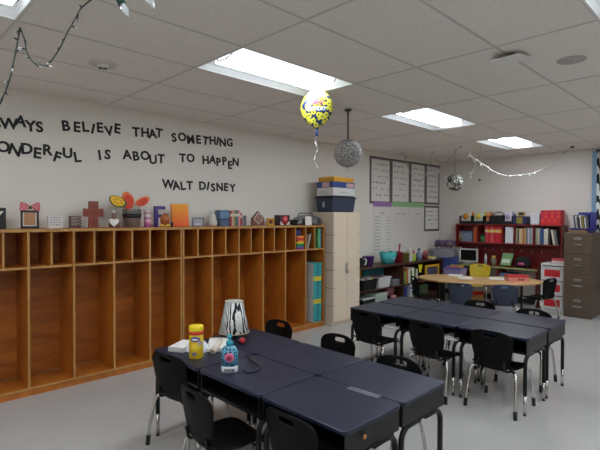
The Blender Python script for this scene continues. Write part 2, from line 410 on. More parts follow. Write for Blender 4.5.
# ------------------------------------------------------------------ oak cubbies
M_OAKE = wood('oak edge band', (158, 112, 56), (180, 132, 72), stretch=(6, 6, 2), seed=5)
def board(x0, x1, y0, y1, z0, z1): return MB().box(x0, x1 - .004, y0, y1, z0, z1).box(x1 - .004, x1, y0, y1, z0, z1, 1)
def cubby_unit(name, label, y0, y1, n):
    t = thing(name, label, 'cubby', (0, 0, 0), 0, 'oak coat cubbies along the wall')
    D = .38; th = .019; w = (y1 - y0) / n
    board(0.005, D + .008, y0, y1, 1.435, 1.462).build('top_board', [M_OAK, M_OAKE], t)
    MB().box(.005, .012, y0, y1, .08, 1.435).build('back_panel', M_OAKB, t)
    for s, y in ((0, y0), (1, y1 - th)): board(.012, D, y, y + th, 0, 1.435).build('side_panel', [M_OAK, M_OAKE], t)
    for k in range(1, n): board(.012, D, y0 + k * w - th / 2, y0 + k * w + th / 2, .075, 1.435).build('divider', [M_OAK, M_OAKE], t)
    for k in range(n):
        ya = y0 + k * w + th / 2 + (th / 2 if k == 0 else 0); yb = y0 + (k + 1) * w - th / 2 - (th / 2 if k == n - 1 else 0)
        board(.012, D, ya, yb, 1.112, 1.132).build('shelf', [M_OAK, M_OAKE], t)
        ym = (ya + yb) / 2
        board(.012, D - .006, ym - .008, ym + .008, 1.132, 1.435).build('upper_divider', [M_OAK, M_OAKE], t)
    board(.012, D + .004, y0 + th, y1 - th, .055, .075).build('bottom_shelf', [M_OAK, M_OAKE], t)
    MB().box(D - .03, D - .006, y0 + th, y1 - th, 0, .055).build('toe_kick', M_OAK, t)
    return t
cubby_unit('coat_cubby', 'left oak cubby unit, its top crowded with frames, cross and melon decorations', -1.572, .676, 6)
cubby_unit('coat_cubby', 'right oak cubby unit, with teal books stacked in its last bay', .684, 2.99, 6)

# ------------------------------------------------------------------ things on top of the cubbies
ZT = 1.4625
def stand(name, label, cat, x, y, rz=0, z=ZT, group=None): return thing(name, label, cat, (x, y, z), rz, group)
# dark block sign with a white letter, at the photo's left edge
t = stand('block_sign', 'black block with a white letter, leftmost on the cubby top', 'sign', .2, -1.02)
MB().box(-.02, .02, -.075, .065, 0, .185).build('block', M_BLACK, t, bevel=.003)
glyph('Y', .10, .03).build('white_letter', M_PAPER, t, (.021, -.002, .105), (PI / 2, 0, PI / 2))
# frame with gingham bow
t = stand('photo_frame', 'dark picture frame topped by a red checked bow', 'frame', .2, -.765, -.12)
f = MB(); a, b, h, fw = -.072, .072, .165, .016
f.box(-.012, .006, a, a + fw, 0, h).box(-.012, .006, b - fw, b, 0, h).box(-.012, .006, a + fw, b - fw, 0, fw + .006).box(-.012, .006, a + fw, b - fw, h - fw, h)
f.build('frame_border', C(44, 32, 30), t, bevel=.002)
MB().box(-.011, -.006, a + fw, b - fw, fw + .006, h - fw).build('mat_board', M_PAPER, t)
MB().box(-.006, -.004, a + fw + .012, b - fw - .012, fw + .016, h - fw - .004).build('picture', C(176, 130, 92), t)
M_GING = check_mat('red gingham', (176, 40, 54), (214, 150, 156), 70)
for s in (-1, 1):
    m = MB(); P = [(0, .012), (.035, .04), (.075, .052), (.082, .0), (.078, -.035), (.03, -.022), (0, -.012)]
    m.prism([(s * x, y) for x, y in (P if s > 0 else P[::-1])], -.008, .012, 0, T(.012, 0, .19, rz=PI / 2, rx=PI / 2))
    m.build('bow_loop', M_GING, t, bevel=.005)
MB().ball(.016, 12, 0, T(.022, 0, .19)).build('bow_knot', C(60, 70, 44), t)
# white sign block
t = stand('sign_block', 'small white block sign with faint writing beside the bow frame', 'sign', .2, -.557)
MB().box(-.02, .02, -.062, .062, 0, .112).build('block', M_PAPER, t, bevel=.003)
w_ = MB()
for r_ in range(4):
    y = -.048
    while y < .04:
        l = random.uniform(.012, .03); w_.box(.0202, .021, y, min(y + l, .05), .028 + r_ * .022, .036 + r_ * .022, r_ % 2); y += l + .008
w_.build('writing', [C(120, 120, 130), C(90, 110, 150)], t)
# slatted brown sign
t = stand('slat_sign', 'small brown slatted wood sign between white block and cross', 'sign', .2, -.378)
m = MB()
for k in range(4): m.box(-.012, .012, -.054, .054, .004 + k * .029, .028 + k * .029)
m.build('slats', C(82, 56, 46), t, bevel=.002)
m = MB(); m.box(-.016, -.012, -.045, -.03, 0, .114).box(-.016, -.012, .03, .045, 0, .114); m.build('batten', C(64, 44, 36), t)
m = MB()
for k in range(1, 4): m.box(.012, .0128, -.04, .04, .012 + k * .029, .017 + k * .029)
m.build('writing', C(180, 168, 158), t)
# wooden cross
t = stand('wooden_cross', 'red brown carved wooden cross standing on the cubby top', 'cross', .2, -.205)
m = MB(); P = [(-.05, 0), (.05, 0), (.042, .11), (.094, .112), (.094, .19), (.045, .186), (.045, .262), (-.045, .262), (-.045, .186), (-.094, .192), (-.094, .108), (-.042, .11)]
m.prism(P, -.018, .018, 0, T(0, 0, 0, rz=PI / 2, rx=PI / 2))
m.build('body', mat('cross wood', (132, 62, 46), .6, var=.2, scale=30, bump=.3), t, bevel=.006)
m = MB()
m.box(.0185, .022, -.03, .03, .205, .212).box(.0185, .022, -.07, .07, .146, .152).box(.0185, .022, -.004, .004, .02, .09).box(.0185, .022, -.024, -.018, .02, .09).box(.0185, .022, .018, .024, .02, .09)
m.build('carved_line', C(104, 44, 34), t)
# ornament with white heart
t = stand('heart_ornament', 'small brown jar ornament with a white heart in front', 'ornament', .19, .005)
MB().lathe([(.001, 0), (.05, 0), (.056, .03), (.045, .085), (.024, .11), (.026, .13), (.02, .145), (.001, .15)], 20).build('jar', C(120, 84, 74, .5), t)
MB().lathe([(.001, .15), (.014, .152), (.017, .165), (.006, .18), (.001, .185)], 12).build('stopper', M_PAPER, t)
def heart(s):
    out = []
    for i in range(28):
        a = 2 * PI * i / 28
        out.append((s * 16 * math.sin(a) ** 3 / 17, s * (13 * math.cos(a) - 5 * math.cos(2 * a) - 2 * math.cos(3 * a) - math.cos(4 * a)) / 17))
    return out[::-1]
MB().prism(heart(.052), .0, .012, 0, T(.06, -.028, .055, rz=PI / 2, rx=PI / 2)).build('heart', mat('heart white', (224, 222, 220), .5), t, bevel=.003)
# bucket
t = stand('bucket', 'silver bucket with a black band holding melon decorations', 'bucket', .2, .19)
MB().lathe([(.07, 0), (.075, .004), (.098, .185), (.102, .19), (.094, .19), (.07, .012)], 28).build('pail', mat('galvanised', (150, 148, 148), .35, metal=.7), t)
MB().lathe([(.089, .1), (.0945, .138), (.0965, .139), (.091, .1)], 28).build('band', M_BLACK, t)
def melon(name, label, loc, rx, flesh, rind, wid, hgt, mid=None):
    t = thing(name, label, 'decoration', loc, 0, 'melon decorations in the bucket')
    m = MB(); n = 20
    P = [(wid * math.cos(2 * PI * i / n) * (1 + .18 * math.sin(2 * PI * i / n)), hgt * math.sin(2 * PI * i / n)) for i in range(n)]
    MM = T(0, 0, 0, rz=PI / 2, rx=PI / 2) @ Matrix.Rotation(rx, 4, 'Z')
    m.prism(P, -.012, .012, 0, MM); m.build('rind', rind, t, bevel=.006)
    m = MB(); P2 = [(x * .82 - wid * .12, y * .86) for x, y in P]; m.prism(P2, .009, .0165, 0, MM); m.build('flesh', flesh, t, bevel=.003)
    m = MB()
    for k in range(6): m.prism([(x * .006 + P2[(k * 3) % n][0] * .5, y * .009 + P2[(k * 3) % n][1] * .5) for x, y in ((-1, 0), (0, -1), (1, 0), (0, 1))], .016, .018, 0, MM)
    m.build('seeds', C(150, 40, 24), t)
    m = MB().tube([(0, 0, 0), ((.19 - loc[1]) * 0, (.19 - loc[1]) * .55, -(loc[2] - 1.6) * .8)], .005, 6); m.build('stick', C(190, 160, 110), t)
melon('melon_decoration', 'yellow melon slice decoration with green rind, leaning left', (.215, .035, 1.725), -.39, C(226, 176, 24), C(54, 84, 40), .095, .055)
melon('melon_decoration', 'red watermelon slice decoration standing upright in the middle', (.205, .145, 1.74), 1.75, C(206, 62, 34), C(216, 116, 50), .095, .064)
melon('melon_decoration', 'red orange melon slice decoration leaning right', (.215, .30, 1.735), .45, C(212, 70, 34), C(224, 120, 56), .085, .045)
# pink glass
t = stand('pink_glass', 'pink and white patterned drinking glass right of the bucket', 'glass', .2, .362)
MB().lathe([(.034, 0), (.034, .004), (.04, .185), (.036, .185), (.031, .008)], 20).build('tumbler', bands_mat('pink pattern', [(150, 70, 130), (190, 90, 140), (214, 170, 180), (170, 110, 140), (200, 190, 190), (180, 130, 140), (200, 190, 190)], 'Z', 0, .19), t)
# big letter F
o = glyph('F', .228, .012, .03)
t = o.build('letter_block', mat('navy letter', (58, 42, 112), .45), None, (.17, .51, ZT + .114), (PI / 2, 0, PI / 2))
tag(t, 'large purple blue standing letter F on the cubby top', 'letter')
# egg
t = stand('egg_figure', 'brown egg on a small yellow nest in front of letter F', 'ornament', .262, .535)
m = MB(); n = 14
m.lathe([(max(.001, .052 * math.sin(PI * i / n) * (1 + .12 * math.cos(PI * i / n))), .082 - .068 * math.cos(PI * i / n)) for i in range(n + 1)], 20)
m.build('egg', mat('egg brown', (160, 84, 42), .5, var=.12, scale=25), t)
m = MB()
for k in range(7): m.ball(.016, 10, 0, T(.034 * math.cos(k * .9), .044 * math.sin(k * .9), .015))
m.build('nest', C(220, 180, 60), t)
# canvas
t = stand('canvas_print', 'orange to red canvas leaning against the wall', 'picture', .2, .758, -.1)
MB().box(-.012, .012, -.1, .1, 0, .258, 0, T(0, 0, 0, ry=-.08)).build('canvas', grad_mat('sunset paint', (224, 84, 34), (226, 152, 32), 0, .26), t, bevel=.002)
MB().box(-.016, .0135, -.103, -.1, 0, .258, 0, T(0, 0, 0, ry=-.08)).build('canvas_edge', C(212, 140, 60), t)
o = MB().cyl(.014, 0, .04, 12).ball(.012, 10, 0, T(0, 0, .045)).build('figurine', C(40, 34, 40), None, (.24, .632, ZT)); tag(o, 'tiny dark figurine left of the orange canvas', 'figurine')
# grey frame
t = stand('grey_frame', 'small grey metal picture frame right of the orange canvas', 'frame', .2, .99, -.08)
m = MB(); m.box(-.01, .012, -.076, -.06, 0, .102).box(-.01, .012, .06, .076, 0, .102).box(-.01, .012, -.06, .06, 0, .014).box(-.01, .012, -.06, .06, .088, .102); m.build('frame_border', C(120, 122, 126, .35), t, bevel=.003)
MB().box(-.008, .002, -.06, .06, .014, .088).build('picture', C(158, 164, 172), t)
MB().box(.002, .003, -.04, .04, .022, .034).build('caption_strip', C(214, 214, 214), t)
# bunny
t = stand('bunny_figure', 'white ceramic bunny with upright ears', 'figurine', .2, 1.195)
MB().lathe([(.001, 0), (.04, 0), (.054, .03), (.05, .07), (.036, .1), (.036, .125), (.022, .142), (.001, .148)], 20).build('body', mat('ceramic', (206, 200, 188), .35), t)
for s in (-1, 1): MB().ball(.013, 12, 0, T(0, s * .018, .168, rx=-s * .15) @ Matrix.Diagonal((.6, 1, 3, 1))).build('ear', MATS['ceramic'], t)
# blue boxes
for k, (c, lab) in enumerate((((70, 92, 120), 'lower blue grey box of two beside the ceramic bunny'), ((96, 128, 158), 'upper light blue box of two beside the ceramic bunny'))):
    t = stand('storage_box', lab, 'box', .2, 1.32, 0, ZT + k * .0975)
    MB().box(-.07, .07, -.066, .066, 0, .07).build('body', C(*c), t, bevel=.003)
    MB().box(-.072, .072, -.068, .068, .07, .096).build('lid', C(*[int(x * .85) for x in c]), t, bevel=.003)
# books standing
def book(name, label, cat, x, y, w, d, h, col, group, z=ZT, tilt=0, pages=True, face='x', rz=0, band=None):
    """standing book, spine facing local +x, thickness w along local y"""
    t = thing(name, label, cat, (x, y, z), rz, group)
    m = MB(); e = .002; MM = T(0, 0, 0, rx=tilt)
    m.box(-d, 0, -w / 2, -w / 2 + e, 0, h, 0, MM).box(-d, 0, w / 2 - e, w / 2, 0, h, 0, MM).box(-e, 0, -w / 2 + e, w / 2 - e, 0, h, 0, MM)
    m.build('cover', C(*col), t)
    if pages: MB().box(-d + .004, -e, -w / 2 + e, w / 2 - e, .004, h - .004, 0, MM).build('pages', C(222, 216, 200, .85), t)
    if band: MB().box(0, .0012, -w / 2, w / 2, h * .62, h * .8, 0, MM).build('spine_label', C(*band), t)
    return t
B5 = [((150, 40, 50), .19, 'dark red', .030), ((190, 150, 130), .19, 'pale pink', .032), ((96, 110, 66), .192, 'olive green', .034), ((70, 100, 110), .19, 'slate teal', .030), ((214, 130, 130), .198, 'salmon pink', .026), ((150, 44, 70), .165, 'wine red', .026)]
y = 1.395
for c, h, nm, w in B5:
    book('book', '%s book standing in the row beside the blue boxes' % nm, 'book', .27, y + w / 2, w, .14, h, c, 'books on the cubby top', band=(200, 190, 170)); y += w + .0015
for c, nm, w in (((120, 120, 110), 'grey', .034), ((96, 84, 100), 'mauve grey', .03)):
    book('book', 'short %s book ending the row on the cubby top' % nm, 'book', .27, y + w / 2, w, .12, .132, c, 'books on the cubby top'); y += w + .0015
# diamond house
t = stand('house_plaque', 'brown house shaped plaque with a pale diamond outline', 'plaque', .2, 1.89)
MB().prism([(-.1, 0), (.1, 0), (.1, .1), (0, .19), (-.1, .1)], -.015, .015, 0, T(rz=PI / 2, rx=PI / 2)).build('board', C(120, 78, 58), t, bevel=.003)
m = MB(); d0 = [(0, .02), (.075, .092), (0, .166), (-.075, .092)]
for i in range(4):
    a, b = d0[i], d0[(i + 1) % 4]; m.tube([(.016, a[0], a[1]), (.016, b[0], b[1])], .0065, 6)
m.build('diamond_outline', C(206, 190, 182), t)
MB().prism([(0, .05), (.042, .092), (0, .136), (-.042, .092)], .0155, .018, 0, T(rz=PI / 2, rx=PI / 2)).build('inner_diamond', C(150, 110, 96), t)
# yellow frame
t = stand('photo_frame', 'little yellow square frame with a dark red picture', 'frame', .2, 2.11)
m = MB(); m.box(-.012, .012, -.06, -.038, 0, .1).box(-.012, .012, .038, .06, 0, .1).box(-.012, .012, -.038, .038, 0, .024).box(-.012, .012, -.038, .038, .078, .1); m.build('frame_border', C(198, 150, 34), t, bevel=.003)
MB().box(-.01, .004, -.038, .038, .024, .078).build('picture', C(92, 30, 22), t)
# red and black box
t = stand('gift_tin', 'square dark tin with a red round emblem and white corners', 'tin', .2, 2.32)
MB().box(-.06, .06, -.092, .092, 0, .142).build('tin', C(52, 40, 48, .35), t, bevel=.006)
MB().cyl(.058, .0, .003, 24, 0, T(.0605, 0, .076, ry=PI / 2)).build('emblem', C(182, 40, 48), t)
m = MB()
for s in (-1, 1): m.prism([(s * .085, .008), (s * .02, .008), (s * .085, .06)][::s], .0605, .062, 0, T(rz=PI / 2, rx=PI / 2))
m.build('corner_panel', C(214, 206, 206), t)
MB().lathe([(.001, .063), (.026, .063), (.03, .05), (.03, .045)], 16, 0, T(.006, 0, .082, ry=PI / 2)).build('emblem_center', C(220, 120, 116), t)
# dark cable heap
m = MB()
for k in range(5):
    r = .035 + .006 * k
    m.tube([(.0 + r * math.cos(a), r * 1.3 * math.sin(a), .012 + .014 * k + .004 * math.sin(3 * a + k)) for a in [2 * PI * i / 20 for i in range(21)]], .007, 6)
o = m.build('cable_coil', M_BLACK, None, (.2, 2.545, ZT)); tag(o, 'dark coil of cable left of the silver boombox', 'cable')
# boombox
t = stand('boombox', 'silver grey rounded boombox near the end of the cubby top', 'radio', .19, 2.84)
m = MB(); n = 16
prof = [(-.11, 0), (.1, 0), (.12, .03), (.11, .08), (.07, .125), (.0, .145), (-.07, .13), (-.11, .08)]
st = [(-.27, .45), (-.24, .75), (-.17, .93), (-.06, 1), (.06, 1), (.12, .95), (.15, .8), (.165, .5)]
vs = []; fs = []
for y, s in st: vs += [(x * s, y, .004 + z * s) for x, z in prof]
k = len(prof)
for i in range(len(st) - 1):
    for j in range(k): q = (j + 1) % k; fs.append((i * k + j, (i + 1) * k + j, (i + 1) * k + q, i * k + q))
fs.append(tuple(range(k))); fs.append(tuple(range((len(st) - 1) * k + k - 1, (len(st) - 1) * k - 1, -1)))
m.add(vs, fs, 0, True); m.build('case', mat('silver plastic', (122, 122, 124), .35, metal=.3), t, bevel=.004)
for y in (-.17, .115): MB().lathe([(.001, .012), (.042, .006), (.046, 0), (.046, -.01)], 20, 0, T(.108, y, .062, ry=PI / 2 - .1)).build('speaker_cone', C(70, 70, 72), t)
m = MB().tube(curve([(0, -.2, .11), (-.02, -.16, .165), (-.02, 0, .172), (-.02, .1, .165), (0, .13, .12)]), .008, 8); m.build('handle', C(80, 80, 82), t)
m = MB().box(-.003, .003, -.062, .062, 0, .125, 0, T(.338, 2.70, ZT, ry=-.06)); o = m.build('paper_sign', M_PAPER, None); tag(o, 'white paper note propped in front of the boombox', 'paper')

# inside the cubbies, last bay
bt = stand('striped_stack_bottom', '', 'x', 0, 0); bpy.data.objects.remove(bt)
cols = [((120, 40, 130), 'purple'), ((40, 120, 130), 'teal'), ((70, 140, 60), 'green'), ((206, 190, 50), 'yellow'), ((214, 100, 40), 'orange'), ((196, 52, 44), 'red'), ((222, 140, 60), 'light orange')]
z = 1.1325
for i, (c, nm) in enumerate(cols):
    o = MB().box(-.11, .1, -.065, .065, 0, .026, 0, T(0, 0, 0, rz=random.uniform(-.12, .12))).build('felt_pouch', C(*c, .9), None, (.26, 2.525, z), bevel=.006)
    tag(o, '%s pouch in the rainbow pile in the small upper cubby' % nm, 'pouch', 'rainbow pouches'); z += .0262
o = MB().lathe([(.001, .09), (.05, .085), (.058, .05), (.056, .01), (.05, 0), (.001, 0)], 20).build('blue_cup', C(34, 44, 110), None, (.28, 2.525, z + .001)); tag(o, 'dark blue cup upside down on the rainbow pile', 'cup')
book('book', 'pale pinkish book leaning in the second last small cubby', 'book', .35, 2.668, .022, .2, .21, (176, 152, 140), 'books in the small cubbies', 1.1325, -.28)
book('book', 'dark green book leaning in the second last small cubby', 'book', .34, 2.700, .016, .2, .225, (54, 84, 66), 'books in the small cubbies', 1.1325, -.26)
book('book', 'tall green binder standing in the last small cubby', 'book', .36, 2.895, .026, .2, .285, (96, 168, 116), 'books in the small cubbies', 1.1325)
book('book', 'teal blue book standing in the last small cubby', 'book', .36, 2.924, .024, .2, .275, (46, 130, 140), 'books in the small cubbies', 1.1325)
# stacked workbooks
z = .0755; N_ST = 26
for i in range(N_ST):
    h = .0325; d = random.uniform(-.004, .004)
    top3 = i in (8, 9, 18, 19)
    lab = 'teal workbook lying in the tall stack in the last bay' if not top3 else 'yellow spined workbook lying in the teal stack in the last bay'
    if i == N_ST - 1: lab = 'topmost teal workbook of the stack in the last bay'
    if i == 0:
        pr = {}
    key = 'y' if top3 else 't'
    if key not in pr:
        t = thing('workbook', lab, 'book', (.225 + d, 2.875 + d, z), 0, 'teal workbooks stacked in the last bay')
        m = MB(); e = .0025
        m.box(-.13, .13, -.085, .078, 0, e).box(-.13, .13, -.085, .078, h - .001 - e, h - .001).box(.13 - e, .13, -.085, .078, e, h - .001 - e)
        m.build('cover', C(204, 186, 56) if top3 else C(44, 150, 150), t)
        MB().box(-.128, .1275, -.083, .076, e, h - .001 - e).build('pages', C(214, 220, 218, .85), t)
        if not top3: MB().box(.13, .1308, -.02, .03, .006, h - .008).build('spine_label', C(30, 92, 110), t)
        pr[key] = t
    else: dup(pr[key], (.225 + d, 2.875 + d, z), 0, lab)
    z += h

# ------------------------------------------------------------------ tall cabinet and boxes on it
t = thing('wardrobe_cabinet', 'tall tan double door cabinet at the end of the cubbies', 'cabinet', (0, 0, 0))
m = MB(); m.box(.01, .50, 3.03, 3.635, .0, 1.65); m.build('body', M_TAND, t, bevel=.003)
for s, ya, yb in ((0, 3.033, 3.331), (1, 3.335, 3.632)):
    dm = MB().box(.501, .52, ya, yb, .06, 1.645); dd = dm.build('door', M_TAN, t, bevel=.003)
    yy = 3.312 if s == 0 else 3.355
    hp = MB(); hp.lathe([(.001, 0), (.018, .002), (.018, .006), (.001, .008)], 14, 0, T(.5205, yy, .83, ry=PI / 2) @ Matrix.Diagonal((4.6, 1.1, 2.2, 1)))
    hp.build('handle', [M_STEEL, M_TAN][s], dd)
    hg = MB()
    for zz in (.29, .55, .81, 1.06, 1.32): hg.box(.5205, .5225, (3.05 if s == 0 else 3.575), (3.095 if s == 0 else 3.615), zz - .004, zz + .004)
    hg.build('hinge_plate', C(140, 126, 110), dd)
hg = MB()
for zz in (.29, .55, .81, 1.06, 1.32): hg.box(.36, .497, 3.0285, 3.03, zz - .005, zz + .005)
hg.build('side_slot', C(120, 108, 94), t)
def tote(name, label, x0, x1, y0, y1, z0, h, col, lidcol, lh=.04, ins=.03, cat='tote'):
    cx, cy = (x0 + x1) / 2, (y0 + y1) / 2; t = thing(name, label, cat, (cx, cy, z0)); a, b = (x1 - x0) / 2, (y1 - y0) / 2
    m = MB().taper((-a + ins, a - ins, -b + ins, b - ins), (-a + .008, a - .008, -b + .008, b - .008), 0, h - lh); m.build('body', col, t, bevel=.012)
    m = MB().box(-a, a, -b, b, h - lh, h - lh * .4).box(-a + .02, a - .02, -b + .02, b - .02, h - lh * .4, h); m.build('lid', lidcol, t, bevel=.006)
    return t
M_NB = mat('slate blue tub', (44, 52, 74), .45); M_NBL = mat('dark tub lid', (30, 34, 46), .5)
t = tote('storage_tote', 'slate blue lidded tote standing on the tan cabinet', .15, .51, 3.02, 3.56, 1.651, .24, M_NB, M_NBL)
MB().box(-.02, .02, -.274, -.268, .07, .15).build('end_latch', C(150, 160, 170), t)
def carton(name, label, x0, x1, y0, y1, z0, h, side, top, extra=None, cat='box'):
    cx, cy = (x0 + x1) / 2, (y0 + y1) / 2; t = thing(name, label, cat, (cx, cy, z0)); a, b = (x1 - x0) / 2, (y1 - y0) / 2
    MB().box(-a, a, -b, b, 0, h * .97).build('box_body', side, t, bevel=.003)
    MB().box(-a - .002, a + .002, -b - .002, b + .002, h * .72, h).build('box_lid', top, t, bevel=.003)
    if extra:
        m = MB()
        for (ya, yb, za, zb, mi) in extra[0]: m.box(a + .002, a + .0035, ya, yb, za, zb, mi)
        for (xa, xb, za, zb, mi) in extra[1]: m.box(xa, xb, -b - .0035, -b - .002, za, zb, mi)
        m.build('printed_panel', extra[2], t)
    return t
carton('board_game_box', 'white box with faint print lying on the slate tote', .18, .5, 3.035, 3.52, 1.892, .115, C(206, 204, 198), C(206, 204, 198),
       ([(-.1, .1, .04, .05, 0)], [(-.12, .05, .05, .06, 0), (-.1, .08, .03, .036, 0)], [C(170, 170, 168)]))
carton('board_game_box', 'dark blue game box with pink pictures under the yellow box', .18, .5, 3.035, 3.525, 2.008, .085, C(44, 66, 128), C(44, 66, 128),
       ([(.08, .22, .01, .07, 0), (.05, .065, .01, .07, 1)], [(-.05, .09, .008, .075, 0)], [C(206, 164, 170), C(220, 220, 214)]))
carton('board_game_box', 'yellow box topmost of the pile on the tan cabinet', .2, .5, 3.05, 3.5, 2.094, .07, C(206, 146, 20), C(226, 170, 40))

# ------------------------------------------------------------------ posters on the left wall
def scribble(m, y0, y1, z0, z1, rows, h=.02, x=.0085, mi=0, dens=.7, wmin=.02, wmax=.07):
    for r in range(rows):
        z = z1 - (r + .5) * (z1 - z0) / rows; y = y0
        while y < y1 - .01:
            l = random.uniform(wmin, wmax)
            if random.random() < dens:
                k = y; e = min(y + l, y1); pts = []
                j = 0
                while k < e: pts.append((x, k, z + (h * .5 if j % 2 else -h * .5) * random.uniform(.5, 1))); k += h * .45; j += 1
                if len(pts) > 1: m.tube(pts, h * .10, 4, mi)
            y += l + h * .9
M_FRM = mat('dark poster border', (96, 90, 88), .7)
def poster(label, y0, y1, z0, z1, rows, b=.045, hh=.034):
    t = thing('wall_poster', label, 'poster', (0, 0, 0), 0, 'framed hand written posters')
    m = MB(); m.box(.002, .008, y0, y0 + b, z0, z1).box(.002, .008, y1 - b, y1, z0, z1).box(.002, .008, y0 + b, y1 - b, z1 - b, z1).box(.002, .008, y0 + b, y1 - b, z0, z0 + b)
    m.build('border', M_FRM, t)
    MB().box(.002, .006, y0 + b, y1 - b, z0 + b, z1 - b).build('sheet', M_PAPER, t)
    m = MB(); scribble(m, y0 + b + .04, y1 - b - .03, z0 + b + .06, z1 - b - .03, rows, hh); m.build('writing', M_INK, t)
poster('leftmost tall poster of handwriting in a dark border, on the left wall', 4.56, 5.20, 1.82, 2.655, 6)
poster('second tall handwritten poster from the cabinet, above the green strip', 5.205, 5.84, 1.83, 2.66, 6)
poster('third tall handwritten poster, just left of the corner one', 5.845, 6.42, 1.84, 2.665, 6)
poster('tall handwritten poster nearest the room corner, in the top row', 6.425, 6.98, 1.845, 2.67, 6)
poster('small framed poster in the corner, hanging below the top row', 6.38, 6.98, 1.30, 1.825, 4)
M_PUR = mat('purple border strip', (150, 110, 168), .7); M_GRN = mat('green border strip', (140, 182, 128), .7)
def scallop(y0, y1, z0, z1, mt, parent):
    m = MB(); n = max(3, int((y1 - y0) / .06)); P = [(y1, z1), (y0, z1), (y0, z0)]
    for i in range(n):
        for a in range(1, 5):
            u = (i + a / 4) / n; P.append((y0 + (y1 - y0) * u, z0 - .022 * math.sin(PI * a / 4)))
    m.prism(P[::-1] if False else P, .009, .011, 0, Matrix(((0, 0, 1, 0), (1, 0, 0, 0), (0, 1, 0, 0), (0, 0, 0, 1)))); m.build('header_strip', mt, parent)
t = thing('wall_chart', 'white chart of bulleted names under a scalloped purple strip', 'chart', (0, 0, 0))
MB().box(.002, .005, 4.67, 5.22, .93, 1.81).build('sheet', M_PAPER, t); scallop(4.66, 5.22, 1.785, 1.855, M_PUR, t)
m = MB(); scribble(m, 4.86, 5.06, 1.62, 1.70, 1, .03, .0065)
for r in range(11):
    z = 1.585 - r * .058
    m.box(.005, .0068, 4.735, 4.76, z - .011, z + .011)
    scribble(m, 4.785, 4.90, z - .02, z + .02, 1, .018, .0065, 0, 1, .08, .1); scribble(m, 5.07, 5.19, z - .02, z + .02, 1, .014, .0065, 0, 1, .08, .1)
m.build('writing', M_INK, t)
for k, (a, b, lab) in enumerate(((5.225, 5.80, 'white ruled chart in the middle below a green strip'), (5.805, 6.37, 'white ruled chart on the right below a green strip'))):
    t = thing('wall_chart', lab, 'chart', (0, 0, 0), 0, 'ruled charts under green strips')
    MB().box(.002, .005, a, b, .94, 1.82).build('sheet', M_PAPER, t); scallop(a, b, 1.795, 1.87, M_GRN, t)
    m = MB(); scribble(m, a + .12, b - .1, 1.61, 1.69, 1, .03, .0065); m.build('writing', M_INK, t)
    m = MB(); n = 5
    for i in range(1, n + 1): m.box(.005, .0058, a + (b - a) * i / (n + .2) - .003, a + (b - a) * i / (n + .2) + .003, .98, 1.58)
    for i in range(12): m.box(.005, .0056, a + .03, b - .02, 1.0 + i * .05, 1.002 + i * .05)
    m.build('ruled_lines', C(176, 172, 172), t)

# ------------------------------------------------------------------ low dark shelf along the left wall
t = thing('low_bookcase', 'low dark wood bookcase along the left wall beyond the tan cabinet', 'bookcase', (0, 0, 0))
for z0, z1, nm in ((.75, .78, 'top_board'), (.385, .405, 'shelf'), (.13, .155, 'shelf')): MB().box(.02, .43, 3.70, 6.35, z0, z1).build(nm, M_DWOOD, t, bevel=.002)
for ya in (3.68, 6.35): MB().box(.02, .43, ya, ya + .025, 0, .78).build('side_panel', M_DWOOD, t)
MB().box(.02, .43, 4.97, 5.0, .155, .75).build('divider', M_DWOOD, t)
MB().box(.012, .02, 3.7, 6.35, 0.05, .75).build('back_panel', M_DWOOD, t)
MB().box(.4, .42, 3.7, 6.35, 0, .13).build('toe_kick', M_DWOOD, t)
ZL = .781
def simple(name, label, cat, mb, m, loc, rz=0, bevel=.004, group=None, sub=0):
    o = mb.build(name, m, None, loc, (0, 0, rz), bevel=bevel, sub=sub); return tag(o, label, cat, group)
def pot(name, label, cat, x, y, z, r0, r1, h, col, seg=20, sq=1.0, group=None, handles=False):
    t = thing(name, label, cat, (x, y, z), 0, group)
    MB().lathe([(r0 * .2, 0), (r0, 0), (r1, h), (r1 * 1.05, h), (r1 * 1.05, h + .008), (r1 * .93, h + .008), (r0 * .92, .012)], seg, 0, Matrix.Diagonal((1, sq, 1, 1))).build('body', col, t)
    return t
t = pot('pencil_cup', 'purple plastic cup on the low bookcase next to the cabinet', 'cup', .3, 4.14, ZL, .07, .095, .15, C(92, 48, 130), sq=1.05)
t = thing('desk_organiser', 'black desk organiser with a white strap on the low bookcase', 'organiser', (.3, 3.94, ZL))
MB().box(-.08, .08, -.09, .09, 0, .11).box(-.08, .08, -.09, -.02, .11, .15).build('body', M_BLACK, t, bevel=.012)
MB().tube(curve([(.082, .0, .03), (.085, .03, .09), (.05, .05, .13), (0, .06, .115)]), .012, 8).build('strap', M_PAPER, t)
t = thing('teal_basket', 'turquoise plastic basket on the low bookcase top', 'basket', (.3, 4.70, ZL))
vs = []; fs = []; n = 28
def wave(k, amp): return amp * math.cos(6 * 2 * PI * k / n)
for r0, z in ((.11, 0), (.15, .1), (.17, .2)):
    vs += [(r0 * .75 * math.cos(2 * PI * k / n), r0 * 1.15 * math.sin(2 * PI * k / n), z + (wave(k, .014) if z > .15 else 0)) for k in range(n)]
for l in range(2):
    for k in range(n): q = (k + 1) % n; fs.append((l * n + k, l * n + q, (l + 1) * n + q, (l + 1) * n + k))
fs.append(tuple(range(n - 1, -1, -1)))
o = MB().add(vs, fs, 0, True).build('body', C(54, 160, 158), t); so = o.modifiers.new('s', 'SOLIDIFY'); so.thickness = .006
MB().lathe([(.001, 0), (.05, 0), (.05, .004), (.001, .004)], 14, 0, T(.108, 0, .11, ry=PI / 2 - .25)).build('round_mark', C(130, 160, 190), t)
t = pot('pencil_cup', 'red cup with a tall dark pink brush on the low bookcase', 'cup', .3, 5.0, ZL, .075, .085, .18, C(160, 36, 56))
